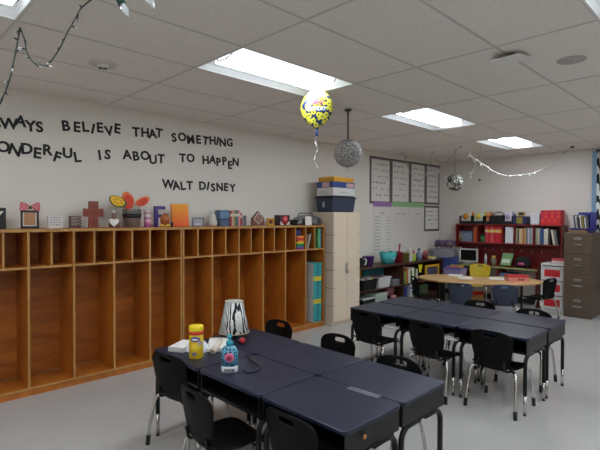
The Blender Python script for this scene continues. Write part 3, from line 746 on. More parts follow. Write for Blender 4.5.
MB().tube([(.0, .02, .1), (.01, .04, .3), (.01, .045, .33)], .014, 8).build('brush', C(150, 30, 60), t)
pot('canister', 'olive green canister on the low bookcase right of the red cup', 'canister', .3, 5.19, ZL, .09, .09, .16, C(128, 122, 62))
simple('white_carton', 'narrow white carton on the low bookcase', 'carton', MB().box(-.05, .05, -.04, .04, 0, .2).prism([(-.05, .2), (.05, .2), (0, .24)], -.04, .04, 0, T(rx=PI / 2)), C(206, 200, 190), (.3, 5.36, ZL))
t = thing('glue_bottle', 'lime green bottle with a red cap on the low bookcase', 'bottle', (.3, 5.48, ZL))
MB().lathe([(.001, 0), (.055, 0), (.058, .01), (.058, .1), (.03, .13), (.03, .135)], 18).build('body', C(150, 180, 50), t)
MB().lathe([(.036, .135), (.04, .145), (.03, .19), (.001, .2)], 14).build('cap', C(170, 40, 44), t)
t = thing('spray_bottle', 'blue grey bottle with pump on the low bookcase near the corner', 'bottle', (.3, 5.70, ZL))
MB().lathe([(.001, 0), (.06, 0), (.062, .12), (.025, .16), (.02, .18)], 18).build('body', C(110, 122, 138), t)
MB().lathe([(.02, .18), (.03, .185), (.026, .22), (.001, .225)], 12).build('cap', C(70, 84, 110), t)
t = thing('lidded_container', 'small dark red container with a pink lid by the corner', 'container', (.3, 5.92, ZL))
MB().lathe([(.001, 0), (.05, 0), (.055, .08), (.04, .12)], 16).build('body', C(120, 44, 48), t)
MB().lathe([(.042, .12), (.045, .135), (.03, .17), (.001, .175)], 14).build('lid', C(180, 110, 120), t)
simple('paper_stack', 'pile of loose white and yellow papers near the corner end of the bookcase', 'papers', MB().box(-.09, .09, -.1, .1, 0, .02, 0, T(rz=.2)).box(-.09, .09, -.1, .1, .02, .035, 1, T(rz=-.1)), [M_PAPER, C(214, 200, 90)], (.28, 6.14, ZL), bevel=.002)
Z2 = .4055
def open_bin(name, label, cat, x0, x1, y0, y1, z0, h, m, lip=.012, fill=None, fm=None, up=.05):
    cx, cy = (x0 + x1) / 2, (y0 + y1) / 2; a, b = (x1 - x0) / 2, (y1 - y0) / 2; t = thing(name, label, cat, (cx, cy, z0)); th = .006; i = .02
    mb = MB().box(-a + i, a - i, -b + i, b - i, 0, th)
    for (bb, tt) in (((-a + i, -a + i + th, -b + i, b - i), (-a, -a + th, -b, b)), ((a - i - th, a - i, -b + i, b - i), (a - th, a, -b, b)), ((-a + i, a - i, -b + i, -b + i + th), (-a, a, -b, -b + th)), ((-a + i, a - i, b - i - th, b - i), (-a, a, b - th, b))):
        mb.taper(bb, tt, 0, h)
    mb.build('body', m, t)
    l = MB(); l.box(-a - lip, -a, -b - lip, b + lip, h - .012, h).box(a, a + lip, -b - lip, b + lip, h - .012, h).box(-a, a, -b - lip, -b, h - .012, h).box(-a, a, b, b + lip, h - .012, h); l.build('rim', m, t)
    if fill:
        f = MB()
        for k in range(fill):
            w = (2 * b - .08) / fill; yy = -b + .04 + w * k
            f.box(-a + .04, a - .04, yy, yy + w * .8, .012, h + random.uniform(-.03, up), k % len(fm), T(rz=random.uniform(-.02, .02)))
        f.build('contents', fm, t)['kind'] = 'stuff'
    return t
PAPS = [M_PAPER, C(190, 170, 90), C(150, 120, 120), C(120, 140, 160)]
open_bin('book_bin', 'black bin of books on the middle bookcase shelf by the cabinet', 'bin', .155, .41, 3.86, 4.25, Z2, .17, M_BLACK, fill=7, fm=PAPS)
simple('yellow_box', 'yellow box at the back of the middle shelf behind the black bin', 'box', MB().box(-.05, .05, -.16, .16, 0, .3).box(-.052, .052, -.162, .162, .24, .27), C(190, 150, 34), (.085, 4.02, Z2))
t = open_bin('book_bin', 'white bin of papers on the middle bookcase shelf', 'bin', .1, .41, 4.29, 4.63, Z2, .175, mat('white bin', (206, 204, 204), .4), fill=6, fm=[M_PAPER, C(160, 140, 140), C(120, 110, 120)])
t = tote('storage_tote', 'teal lidded tub behind the white bin on the middle shelf', .04, .085, 4.3, 4.9, Z2, .28, C(40, 120, 124), C(54, 150, 150), .03, .005)
simple('wire_tray', 'grey striped wire tray beside the divider on the middle shelf', 'tray', MB().box(-.1, .1, -.1, .1, 0, .01).box(-.1, -.094, -.1, .1, 0, .1).box(.094, .1, -.1, .1, .03, .04).box(.094, .1, -.1, .1, .06, .07).box(.094, .1, -.1, .1, .09, .1).box(-.1, .1, -.1, -.094, 0, .1).box(-.1, .1, .094, .1, 0, .1), C(130, 132, 136), (.3, 4.80, Z2), bevel=0)
colg = [((112, 150, 60), 'lime green'), ((170, 90, 40), 'orange brown'), ((206, 200, 190), 'white'), ((96, 140, 60), 'green'), ((214, 210, 200), 'cream'), ((80, 120, 60), 'dark green'), ((190, 180, 160), 'beige')]
y = 5.05
for c, nm in colg:
    w = .064; book('magazine', '%s magazine standing on the middle shelf right of the divider' % nm, 'magazine', .40, y + w / 2, w - .004, .26, random.uniform(.21, .27), c, 'magazines on the middle shelf', Z2); y += w
simple('yellow_clip', 'bright yellow paper flag poking up among the magazines', 'flag', MB().prism([(-.07, .09), (.07, .09), (.02, -.05), (-.03, -.05)], -.003, .003, 0, T(rz=PI / 2, rx=PI / 2)), C(226, 210, 40), (.415, 5.56, .62), bevel=.001)
t = thing('picture_frame', 'yellow frame around a dark picture at the bookcase end', 'frame', (.415, 5.98, Z2))
m = MB(); m.box(-.012, .012, -.25, -.2, 0, .28).box(-.012, .012, .2, .25, 0, .28).box(-.012, .012, -.2, .2, 0, .04).box(-.012, .012, -.2, .2, .24, .28); m.build('frame_border', C(206, 160, 26), t, bevel=.003)
MB().box(-.008, .004, -.2, .2, .04, .24).build('picture', mat('dark picture', (78, 70, 96), .5, var=.5, scale=12), t)
Z3 = .1555
simple('paper_ream', 'pale green stack of paper on the bottom bookcase shelf', 'papers', MB().box(-.12, .12, -.16, .16, 0, .06, 0).box(-.12, .12, -.16, .16, .0605, .12, 1).box(-.12, .12, -.16, .16, .1205, .17, 0), [C(172, 186, 170), C(160, 176, 160)], (.29, 4.36, Z3), bevel=.002)
simple('flat_tray', 'dark flat tray with pale lid on the bottom shelf by the cabinet', 'tray', MB().box(-.12, .12, -.155, .155, 0, .1, 0).box(-.125, .125, -.16, .16, .1005, .125, 1), [M_BLACK, C(170, 176, 170)], (.29, 4.02, Z3), bevel=.004)
m = MB()
for k in range(9): m.ball(.04 + .012 * (k % 3), 12, 0, T(.08 * math.cos(k * 2.1), .075 * math.sin(k * 1.7), .055 + .055 * (k % 3)))
simple('stuffed_toy', 'dusty pink soft toy on the bottom shelf left of the divider', 'toy', m, mat('pink plush', (182, 120, 128), .95, bump=.6, scale=80), (.31, 4.76, Z3), bevel=0)
book('book', 'blue book on the bottom shelf right of the divider', 'book', .40, 5.10, .09, .2, .19, (40, 64, 140), 'books on the bottom shelf', Z3)
book('book', 'white book with blue and red cover on the bottom shelf', 'book', .41, 5.30, .16, .2, .22, (196, 196, 196), 'books on the bottom shelf', Z3, band=(60, 84, 170))
simple('red_bowl', 'red bowl shape in front of the white book on the bottom shelf', 'bowl', MB().lathe([(.02, 0), (.03, 0), (.055, .06), (.05, .06), (.022, .008)], 18), M_REDP, (.365, 5.48, Z3), bevel=0)
simple('green_box', 'dark green box on the bottom shelf near the corner', 'box', MB().box(-.12, .12, -.14, .14, 0, .17).box(-.123, .123, -.143, .143, .12, .172), C(60, 74, 48), (.28, 5.72, Z3))

# corner tubs on a dark stand
t = thing('corner_table', 'small dark table in the room corner carrying two tubs', 'table', (.33, 6.585, 0))
MB().box(-.25, .25, -.19, .2, .56, .585).build('table_top', M_DWOOD, t, bevel=.003)
for a, b in ((-.22, -.16), (.22, -.16), (-.22, .17), (.22, .17)): MB().box(a - .02, a + .02, b - .02, b + .02, 0, .56).build('leg', M_DWOOD, t)
open_bin('blue_tub', 'blue tub with a white rim on the corner table', 'tub', .14, .56, 6.43, 6.74, .586, .21, C(64, 84, 150), fill=5, fm=[C(170, 180, 190), C(90, 110, 170)], up=-.01)
t = open_bin('clear_bin', 'clear plastic bin sitting on the blue tub in the corner', 'bin', .15, .51, 6.43, 6.72, .7965, .16, mat('clear grey', (186, 188, 194), .2, trans=.35), fill=6, fm=[C(150, 150, 160), C(190, 190, 196)], up=-.01)
m = MB()
for k in range(12): m.ball(.05 + .01 * (k % 3), 10, k % 3, T(-.16 + .03 * k, .06 * math.sin(k * 2.3), .066 + .022 * (k % 3)))
o = simple('yarn_heap', 'heap of mauve and grey cloth on top of the clear bin', 'cloth', m, [C(128, 84, 112, .9), C(110, 84, 90, .9), C(90, 74, 104, .9)], (.34, 6.575, .96), bevel=0)
o['kind'] = 'stuff'

# ------------------------------------------------------------------ red coat shelf on the back wall
YF = 6.70
t = thing('coat_shelf', 'dark red wall mounted coat locker shelf on the back wall', 'shelf', (0, 0, 0))
MB().box(.52, 2.44, YF, 6.99, 1.43, 1.455).build('top_board', M_RWOOD, t, bevel=.002)
MB().box(.52, 2.44, YF, 6.99, 1.085, 1.11).build('bottom_board', M_RWOOD, t, bevel=.002)
for xa in (.52, 2.415): MB().box(xa, xa + .025, YF, 6.99, .84 if xa > 1 else 1.0, 1.43).build('side_panel', M_RWOOD, t)
for xa in (.955, 1.43, 1.645, 1.975): MB().box(xa - .011, xa + .011, YF + .004, 6.985, 1.11, 1.43).build('divider', M_RWOOD, t)
MB().box(.52, 2.44, 6.975, 6.992, .62, 1.43).build('back_panel', M_RWOOD, t)
MB().box(.70, 2.415, 6.955, 6.975, .90, 1.03).build('hook_rail', M_RWOOD, t, bevel=.002)
for k, x in enumerate((.84, 1.01, 1.18, 1.35, 1.53, 1.70, 1.88, 2.05, 2.25)):
    MB().tube(curve([(x, 6.955, 1.0), (x, 6.92, .995), (x, 6.905, .965), (x, 6.915, .945), (x, 6.93, .96)], 4), .006, 6).build('hook', M_STEEL, t)
t2 = thing('bench', 'narrow bench ledge with a pale green edge under the red coat shelf', 'bench', (0, 0, 0))
MB().box(.72, 2.10, 6.56, 6.95, .655, .68).build('seat_board', M_RWOOD, t2)
MB().box(.72, 2.10, 6.548, 6.56, .655, .682).build('edge_band', C(150, 160, 100), t2)
for xa in (.73, 1.40, 2.07): MB().box(xa - .012, xa + .012, 6.58, 6.95, 0, .655).build('leg_panel', M_RWOOD, t2)
ZR = 1.1105
def bk(label, x0, w, h, col, grp, z=ZR, lean=0, band=None, d=.2, name='book', cat='book', yf=6.735):
    return book(name, label, cat, x0 + w / 2, yf, w - .002, d, h, col, grp, z, lean, rz=-PI / 2, band=band)
simple('craft_box', 'clear blue grey craft box in the left compartment of the red shelf', 'box', MB().box(-.13, .13, -.09, .09, 0, .17).box(-.135, .135, -.095, .095, .1705, .2, 1), [mat('craft box', (120, 128, 148), .4, var=.5, scale=30), C(80, 96, 116)], (.7, 6.85, ZR))
simple('craft_jar', 'small brown jar in front of the craft box on the red shelf', 'jar', MB().lathe([(.001, 0), (.03, 0), (.03, .12), (.02, .14), (.02, .16), (.001, .165)], 14), C(140, 100, 70), (.6, 6.73, ZR), bevel=0)
bk('thick orange brown folder at the left end of the red shelf', .87, .036, .28, (176, 84, 34), 'binders on the red shelf', name='folder', cat='folder')
bk('thinner orange folder leaning against the divider of the red shelf', .908, .034, .278, (190, 96, 44), 'binders on the red shelf', name='folder', cat='folder')
simple('green_jar', 'green jar with dark lid left of the red binders', 'jar', MB().lathe([(.001, 0), (.05, 0), (.052, .09), (.04, .12)], 18, 0).lathe([(.042, .12), (.045, .15), (.001, .155)], 18, 1), [C(60, 110, 60), M_BLACK], (1.035, 6.78, ZR), bevel=0)
x = 1.10
for i, (w, c, nm) in enumerate(((.052, (196, 60, 76), 'pinkish red binder, leftmost of the red row'), (.05, (190, 30, 44), 'bright red binder second in the red row'), (.05, (204, 84, 92), 'faded red binder third in the red row'), (.05, (186, 24, 40), 'deep red binder fourth in the red row'), (.052, (198, 40, 56), 'red binder, fifth of the red row'), (.05, (192, 34, 50), 'red binder ending the red row'))):
    bk(nm + ' on the shelf', x, w, .305, c, 'red binders', band=(214, 190, 150) if i % 2 == 0 else (220, 180, 60), name='binder', cat='binder'); x += w + .001
for i, (x0, nm) in enumerate(((1.475, 'left white binder beside the red shelf divider'), (1.548, 'right white binder of the pair on the red shelf'))): bk(nm, x0, .07, .30, (214, 216, 220), 'white binders', name='binder', cat='binder')
seq1 = [((150, 140, 110), 'khaki'), ((70, 84, 74), 'dark green'), ((206, 190, 150), 'cream'), ((214, 170, 110), 'peach'), ((160, 110, 80), 'brown'), ((196, 150, 90), 'ochre'), ((100, 110, 130), 'slate'), ((190, 190, 190), 'light grey'), ((130, 150, 160), 'pale blue'), ((170, 170, 176), 'silver grey')]
x = 1.665
for i, (c, nm) in enumerate(seq1):
    bk('%s book in the compartment right of the white binders' % nm, x, .028, random.uniform(.26, .3), c, 'books in the middle of the red shelf'); x += .0292
seq2 = [((150, 150, 130), 'grey green'), ((190, 180, 150), 'cream'), ((60, 90, 130), 'blue'), ((44, 70, 120), 'navy blue'), ((196, 190, 170), 'ivory'), ((206, 200, 186), 'off white'), ((60, 60, 60), 'black')]
x = 2.0
for i, (c, nm) in enumerate(seq2):
    bk('%s book in the right compartment of the red shelf' % nm, x, .033, random.uniform(.27, .3), c, 'books at the right of the red shelf'); x += .0342
for i, (c, nm) in enumerate((((214, 206, 180), 'cream'), ((120, 120, 116), 'grey'))):
    book('book', 'tilted %s book leaning at the right end of the red shelf' % nm, 'book', 2.305 + i * .042, 6.735, .03, .2, .27, c, 'books at the right of the red shelf', ZR, .17, rz=-PI / 2)
ZS = 1.4555
def file_bin(label, x0, x1, m, pic, fcol, rim=.06):
    t = thing('book_bin', label, 'bin', ((x0 + x1) / 2, 6.82, ZS), 0, 'bins on the red shelf'); a = (x1 - x0) / 2 - .006
    b = MB().box(-a, a, -.11, -.104, 0, rim).box(-a, -a + .006, -.104, .11, 0, .16).box(a - .006, a, -.104, .11, 0, .16).box(-a + .006, a - .006, .104, .11, 0, .19).box(-a + .006, a - .006, -.104, .104, 0, .006); b.build('body', m, t)
    for k in range(3): MB().box(-a + .02, a - .02, -.07 + .05 * k, -.052 + .05 * k, .007, .225 + .006 * k, 0, T(0, 0, 0, rx=-.12)).build('picture_book', pic if k == 0 else fcol, t)
    em = MB().cyl(a * .5, -.0015, .0015, 18, 0, T(0, -.08, .15, rx=PI / 2 - .12)); em.build('cover_picture', fcol, t)
    return t
file_bin('black bin with a white and orange picture book, leftmost on the red shelf', .585, .835, M_BLACK, M_PAPER, C(206, 130, 40))
file_bin('black bin with a pale yellow picture book, second on the red shelf', .84, 1.075, M_BLACK, C(200, 206, 190), C(210, 190, 70))
file_bin('narrow black bin holding an orange book, third on the red shelf', 1.08, 1.195, M_BLACK, C(206, 140, 96), C(196, 120, 80))
t = thing('wire_basket', 'black handled basket in the middle of the red shelf top', 'basket', (1.315, 6.82, ZS))
MB().box(-.11, .11, -.1, .1, 0, .006).box(-.11, .11, -.1, -.094, 0, .15).box(-.11, .11, .094, .1, 0, .15).box(-.11, -.104, -.094, .094, 0, .15).box(.104, .11, -.094, .094, 0, .15).build('body', M_BLACK, t, bevel=.002)
MB().tube(curve([(-.1, 0, .15), (-.09, 0, .2), (0, 0, .225), (.09, 0, .2), (.1, 0, .15)]), .008, 8).build('handle', M_BLACK, t)
MB().box(-.09, .09, -.07, .07, .01, .17).build('contents', C(60, 66, 60), t)
file_bin('black bin with a white and lilac picture book right of the basket', 1.43, 1.605, M_BLACK, C(206, 200, 214), C(160, 140, 180))
t = thing('tool_caddy', 'navy caddy with yellow front and tan handle on the red shelf', 'caddy', (1.73, 6.82, ZS))
MB().box(-.12, .12, -.1, .1, 0, .15).build('body', mat('navy tin', (30, 40, 76), .5), t, bevel=.004)
MB().box(-.05, .05, -.103, -.1, .02, .13).build('front_panel', C(150, 130, 50), t)
MB().box(-.065, .065, -.012, .012, .15, .235).build('handle', C(186, 150, 90), t, bevel=.004); MB().box(-.04, .04, -.014, .014, .17, .215).build('handle_slot', M_BLACK, t)
t = tote('white_tub', 'white tub with a lid left of the red box on the red shelf', 1.895, 2.07, 6.73, 6.92, ZS, .2, mat('white tub', (206, 206, 210), .4), mat('white tub lid', (216, 216, 216), .4), .03, .015, 'tub')
t = carton('red_box', 'bright red printed box at the right end of the red shelf top', 2.085, 2.40, 6.73, 6.95, ZS, .255, C(206, 34, 36), C(190, 34, 40))
m = MB()
for k in range(6):
    for r in (.06, .13, .19): m.box(-.14 + k * .05, -.11 + k * .05, -.1125, -.1105, r, r + .03, (k + int(r * 100)) % 2)
m.build('printed_panel', [C(226, 80, 60), C(150, 40, 90)], t)
# below
t = thing('monitor', 'white framed computer monitor with a black screen under the red shelf', 'monitor', (.755, 6.78, .6815), .1)
m = MB(); m.box(-.18, -.15, -.02, .02, .03, .29).box(.15, .18, -.02, .02, .03, .29).box(-.15, .15, -.02, .02, .03, .055).box(-.15, .15, -.02, .02, .262, .29).box(-.15, .15, .0, .02, .055, .262); m.build('bezel', C(206, 204, 200), t, bevel=.004)
MB().box(-.15, .15, -.014, -.001, .055, .262).build('screen', mat('screen', (12, 12, 14), .2), t)
MB().box(-.03, .03, .0, .03, .0, .05).box(-.1, .1, -.05, .05, 0, .012).build('stand', C(190, 188, 184), t)
t = open_bin('blue_rim_tub', 'clear tub with a bright blue rim of pink papers beside the yellow chair', 'tub', .60, .94, 6.05, 6.33, 0.44, .2, mat('lilac tub', (150, 140, 180), .35), fill=5, fm=[C(170, 110, 140), C(190, 150, 60), C(120, 130, 180)])
for c_ in t.children:
    if c_.name.startswith('rim'): c_.data.materials.clear(); c_.data.materials.append(C(30, 50, 160))
t3 = thing('side_stool', 'low black stool carrying the blue rimmed tub', 'stool', (.77, 6.19, 0))
MB().box(-.18, .18, -.16, .16, .41, .4395).build('seat', M_BLACK, t3, bevel=.004)
for a in (-1, 1):
    for b in (-1, 1): MB().box(a * .15 - .014, a * .15 + .014, b * .13 - .014, b * .13 + .014, 0, .41).build('leg', M_BLACK, t3)
t = thing('booklet', 'green booklet with white print tilted up on the bench', 'booklet', (1.5, 6.68, .7), 0)
MB().box(-.1, .1, -.006, .006, 0, .25, 0, T(0, 0, 0, rx=-.5, rz=-.12)).build('cover', C(112, 150, 96), t)
m = MB()
for k in range(5): m.box(-.075 + .03 * k, -.055 + .03 * k, -.0075, -.006, .05, .13, 0, T(0, 0, 0, rx=-.5, rz=-.12))
m.build('printed_panel', C(220, 224, 214), t)
t = thing('tote_bag', 'black bag with a pink patch on the bench', 'bag', (1.80, 6.72, .681))
MB().lathe([(.001, 0), (.12, 0), (.14, .05), (.125, .14), (.08, .19), (.001, .2)], 18, 0, Matrix.Diagonal((1, .7, 1, 1))).build('body', mat('black cloth', (24, 22, 26), .9), t)
MB().lathe([(.001, 0), (.045, .0), (.04, .008), (.001, .01)], 14, 0, T(.0, -.094, .07, rx=PI / 2) @ Matrix.Diagonal((1.4, .6, 1, 1))).build('patch', C(190, 80, 120), t)
simple('spray_can', 'slim white spray can on the bench left of the green booklet', 'can', MB().lathe([(.001, 0), (.024, 0), (.024, .17), (.012, .185), (.012, .21), (.001, .212)], 14), C(186, 190, 192), (1.13, 6.7, .6815), bevel=0)
simple('yellow_jar', 'small yellow topped jar on the bench behind the yellow chair', 'jar', MB().lathe([(.001, 0), (.05, 0), (.05, .12), (.03, .14)], 16, 0).lathe([(.036, .14), (.036, .18), (.001, .185)], 14, 1), [C(120, 110, 90), C(206, 176, 50)], (1.27, 6.72, .6815), bevel=0)
simple('document_box', 'blue grey document box under the bench', 'box', MB().box(-.12, .12, -.13, .13, 0, .56).box(-.125, .125, -.135, .135, .5, .565), C(96, 116, 150), (1.55, 6.74, .001))

# ------------------------------------------------------------------ drawers, file cabinet, right side
t = thing('drawer_cart', 'white plastic cart of three drawers with red fronts', 'drawers', (2.365, 6.62, 0))
M_CART = mat('white cart', (214, 210, 208), .45)
MB().box(-.18, .18, -.17, .2, .78, .81).box(-.18, .18, -.17, .2, 0, .03).box(-.18, -.165, -.165, .2, .03, .78).box(.165, .18, -.165, .2, .03, .78).box(-.165, .165, .185, .2, .03, .78).build('shell', M_CART, t, bevel=.004)
for k in range(3):
    z0 = .04 + k * .247
    d = MB().box(-.162, .162, -.175, .18, z0, z0 + .225); dd = d.build('drawer', M_CART, t, bevel=.006)
    MB().box(-.12, .12, -.179, -.175, z0 + .06, z0 + .175).build('drawer_front', C(190, 30, 40), dd)
    MB().box(-.16, .16, -.19, -.175, z0 + .20, z0 + .22).build('drawer_lip', M_CART, dd, bevel=.003)
t = thing('tissue_box', 'small red and white box on top of the drawer cart', 'box', (2.42, 6.58, .8105), .1)
MB().box(-.09, .09, -.06, .06, 0, .085).build('body', C(206, 190, 190), t, bevel=.003); MB().box(-.091, .091, -.061, .061, .05, .087).build('lid', C(200, 70, 76), t)
t = thing('file_cabinet', 'brown four drawer metal filing cabinet by the right edge', 'cabinet', (2.785, 6.25, 0))
MB().box(-.195, .195, 0.012, .615, .0, 1.34).build('body', M_BRN, t, bevel=.004)
for k in range(4):
    z0 = .03 + k * .326
    dd = MB().box(-.185, .185, 0, .012, z0, z0 + .318).build('drawer', M_BRN, t, bevel=.003)
    m = MB(); m.box(-.05, .05, -.004, 0, z0 + .225, z0 + .26); m.build('label_holder', M_STEEL, dd, bevel=.002)
    MB().box(-.042, .042, -.0046, -.004, z0 + .231, z0 + .254).build('label_card', C(120, 104, 90), dd)
    MB().tube([(-.06, 0, z0 + .15), (-.055, -.024, z0 + .15), (.055, -.024, z0 + .15), (.06, 0, z0 + .15)], .007, 8).build('handle', M_STEEL, dd)
t = open_bin('file_bin', 'royal blue bin of upright papers on the filing cabinet', 'bin', 2.655, 2.925, 6.35, 6.80, 1.341, .07, C(34, 36, 120))
MB().box(-.13, .13, .19, .2, .07, .33).box(.122, .13, -.15, .19, .07, .33).build('tall_back', C(40, 36, 130), t)
x = 2.675
for i, (c, nm) in enumerate((((120, 120, 126), 'grey'), ((200, 196, 186), 'white'), ((60, 60, 70), 'charcoal'), ((210, 204, 196), 'cream'), ((150, 130, 70), 'mustard'), ((214, 212, 206), 'ivory'), ((96, 90, 110), 'mauve'))):
    o = MB().box(-.007, .007, -.13, .13, 0, .275 - .02 * (i % 3), 0, T(0, 0, 0, ry=-.10)).build('file_folder', C(*c), None, (x + .03, 6.54, 1.352)); tag(o, '%s folder standing in the royal blue bin' % nm, 'folder', 'folders in the blue bin'); x += .031
simple('wood_tray', 'low brown tray lying in front of the blue bin on the filing cabinet', 'tray', MB().box(-.13, .13, -.035, .035, 0, .03).box(-.11, .11, -.028, .028, .03, .045), C(126, 92, 70), (2.78, 6.295, 1.341))
t = thing('bulletin_board', 'light blue bulletin board on the back wall at the right edge', 'board', (0, 0, 0))
MB().box(2.80, 4.6, 6.97, 6.9995, 1.36, 2.70).build('panel', mat('light blue paper', (146, 178, 208), .7), t)
m = MB()
pts = []
for i in range(41):
    x = 2.885 + i * .03; pts.append((x, 6.90 + .018 * math.sin(i * 1.3)))
vs = [(x, y, z) for z in (.35, 2.69) for x, y in pts]; n = len(pts)
m.add(vs, [(i, i + 1, n + i + 1, n + i) for i in range(n - 1)], 0, True)
o = m.build('zebra_curtain', M_ZEBRA, None); so = o.modifiers.new('s', 'SOLIDIFY'); so.thickness = .004
tag(o, 'black and white zebra striped curtain at the right edge', 'curtain')
t = thing('curtain_rod', 'slim black rod carrying the zebra curtain', 'rod', (0, 0, 0))
MB().tube([(2.875, 6.9, 2.695), (4.12, 6.9, 2.695)], .008, 8).build('rod', M_BLACK, t)
for x in (2.878, 4.11): MB().box(x - .006, x + .006, 6.9, 6.998, 2.69, 2.70).build('bracket', M_BLACK, t)

# ------------------------------------------------------------------ student desks
def desk_parts(root, D):
    W = .592; h = .62
    MB().prism(rrect(-W / 2, W / 2, -D / 2, D / 2, .035), h - .022, h, 0).build('desk_top', M_NAVYTOP, root, bevel=.006, seg=3)
    b = MB(); x = W / 2 - .012; y = D / 2 - .012; z0, z1 = .485, h - .022
    b.box(-x, x, -y, y, z0, z0 + .006).box(-x, -x + .006, -y, y, z0 + .006, z1).box(x - .006, x, -y, y, z0 + .006, z1).box(-x + .006, x - .006, y - .006, y, z0 + .006, z1)
    b.build('book_box', M_BLKMET, root, bevel=.002)
    MB().box(-x + .006, x - .006, -y, -y + .02, z0 + .006, z0 + .018).build('box_lip', M_BLKMET, root)
    for sx in (-1, 1):
        for sy in (-1, 1):
            X = sx * (W / 2 - .028); Yf = sy * (D / 2 - .025); R = .07; pts = [(X, sy * .03, z0 - .016)]
            for k in range(9):
                a = PI / 2 * k / 8; pts.append((X, Yf - sy * R + sy * R * math.sin(a), z0 - .016 - R + R * math.cos(a)))
            pts += [(X, Yf, .16)]
            lg = MB().tube(pts, .0155, 10).build('leg', M_BLKMET, root)
            MB().tube([(X, Yf, .17), (X, Yf, .012)], .0125, 10).build('leg_extension', M_CHROME, lg)
            MB().cyl(.013, 0, .014, 12, 0, T(X, Yf, 0)).build('glide', M_BLACK, lg)
    m = MB()
    for sx in (-1, 1): m.box(sx * (W / 2 - .028) - .02, sx * (W / 2 - .028) + .02, -.05, .05, z0 - .006, z0)
    m.build('mounting_plate', M_BLKMET, root)
def seat_row(cx, cy, rz, D, labels, first):
    for x, y, r, lab in labels:
        if first[0] is None:
            first[0] = thing('student_desk', lab, 'desk', (x, y, 0), r, 'student desks'); desk_parts(first[0], D)
        else: dup(first[0], (x, y, 0), r, lab)
D1 = .455; ps = [None]
seat_row(0, 0, 0, D1, [
    (2.10, -.165, 0, 'navy student desk with yellow wipes canister and papers, left end of the front cluster'),
    (2.70, -.165, 0, 'navy student desk with the blue spray bottle on its edge'),
    (3.30, -.165, 0, 'navy student desk nearest the camera, at the bottom centre'),
    (2.10, .297, PI, 'navy student desk under the zebra lamp'),
    (2.70, .297, PI, 'middle navy desk of the front cluster\'s far row'),
    (3.30, .297, PI, 'navy student desk at the right end of the front cluster\'s far row')], ps)
D2 = .485; ps = [None]
seat_row(0, 0, 0, D2, [
    (2.085, 2.075, 0, 'navy student desk at the left end of the rear cluster, nearest the tan cabinet'),
    (2.685, 2.085, 0, 'middle navy desk in the near row of the rear cluster'),
    (3.285, 2.095, 0, 'navy student desk at the near right end of the rear cluster'),
    (2.085, 2.585, PI, 'far left navy desk of the rear cluster'),
    (2.685, 2.595, PI, 'middle navy desk in the far row of the rear cluster'),
    (3.285, 2.605, PI, 'far right navy desk of the rear cluster, towards the filing cabinet')], ps)

# ------------------------------------------------------------------ chairs
def chair_parts(root, shell, glide=M_BLACK):
    # seat
    nu, nv = 10, 10; vs = []; fs = []
    for j in range(nv + 1):
        v = j / nv; y = -.175 + .365 * v
        for i in range(nu + 1):
            u = 2 * i / nu - 1
            w = (.165 + .02 * math.sin(PI * v)) * (1 - .10 * max(0, (v - .75) / .25) ** 2)
            z = .362 + .012 * u * u - .010 * math.sin(PI * v) - .03 * max(0, (v - .8) / .2) ** 2 + .03 * max(0, (.14 - v) / .14) ** 2
            vs.append((w * u, y + (.012 * (1 - u * u) if v > .9 else 0), z))
    for j in range(nv):
        for i in range(nu): a = j * (nu + 1) + i; fs.append((a, a + 1, a + nu + 2, a + nu + 1))
    o = MB().add(vs, fs, 0, True).build('seat', shell, root); s = o.modifiers.new('s', 'SOLIDIFY'); s.thickness = .010; s.offset = -1
    s = o.modifiers.new('b', 'SUBSURF'); s.levels = s.render_levels = 1
    # backrest with hand slot
    nu, nv = 14, 12; vs = []; fs = []
    for j in range(nv + 1):
        v = j / nv
        for i in range(nu + 1):
            u = 2 * i / nu - 1
            w = .118 + .058 * math.sin(min(1, v * 1.25) * PI / 2)
            edge = 1 - .20 * max(0, (v - .86) / .14) ** 2 - .22 * max(0, (.14 - v) / .14) ** 2
            x = w * u * edge
            z = .335 + .335 * v - .022 * abs(u) ** 3 * max(0, (v - .7) / .3)
            y = -.165 - .055 * v + .030 * u * u * (.4 + .6 * v) + .02 * max(0, (.2 - v) / .2) ** 2
            vs.append((x, y, z))
    for j in range(nv):
        for i in range(nu):
            if j == 10 and 5 <= i <= 8:
                continue
            a = j * (nu + 1) + i; fs.append((a, a + nu + 1, a + nu + 2, a + 1))
    o = MB().add(vs, fs, 0, True).build('backrest', shell, root); s = o.modifiers.new('s', 'SOLIDIFY'); s.thickness = .011; s.offset = 0
    s = o.modifiers.new('b', 'SUBSURF'); s.levels = s.render_levels = 1
    # frame
    for sx in (-1, 1):
        f = MB().tube(curve([(sx * .105, -.185, .42), (sx * .11, -.165, .352), (sx * .125, -.10, .338), (sx * .13, .06, .338), (sx * .13, .13, .335)], 5), .010, 8); f.build('seat_rail', M_BLKMET, root)
        for sy, yy in ((-1, -.205), (1, .205)):
            y0 = -.10 if sy < 0 else .10
            pts = curve([(sx * .125, y0, .337), (sx * .165, y0 + sy * .028, .335), (sx * .186, y0 + sy * .05, .30), (sx * .194, (y0 + yy) / 2 + sy * .03, .18), (sx * .203, yy, .012)], 6)
            lg = MB().tube(pts, .0115, 10).build('leg', M_CHROME, root)
            a = Vector(pts[-1]); b = Vector(pts[-6]); d = (b - a).normalized()
            MB().tube([tuple(a - Vector((0, 0, .012))), tuple(a + d * .05), tuple(a + d * .055)], .015, 10).build('leg_tip', glide, lg)
    MB().tube([(-.13, .06, .334), (.13, .06, .334)], .009, 8).build('cross_bar', M_BLKMET, root)
C0 = {}
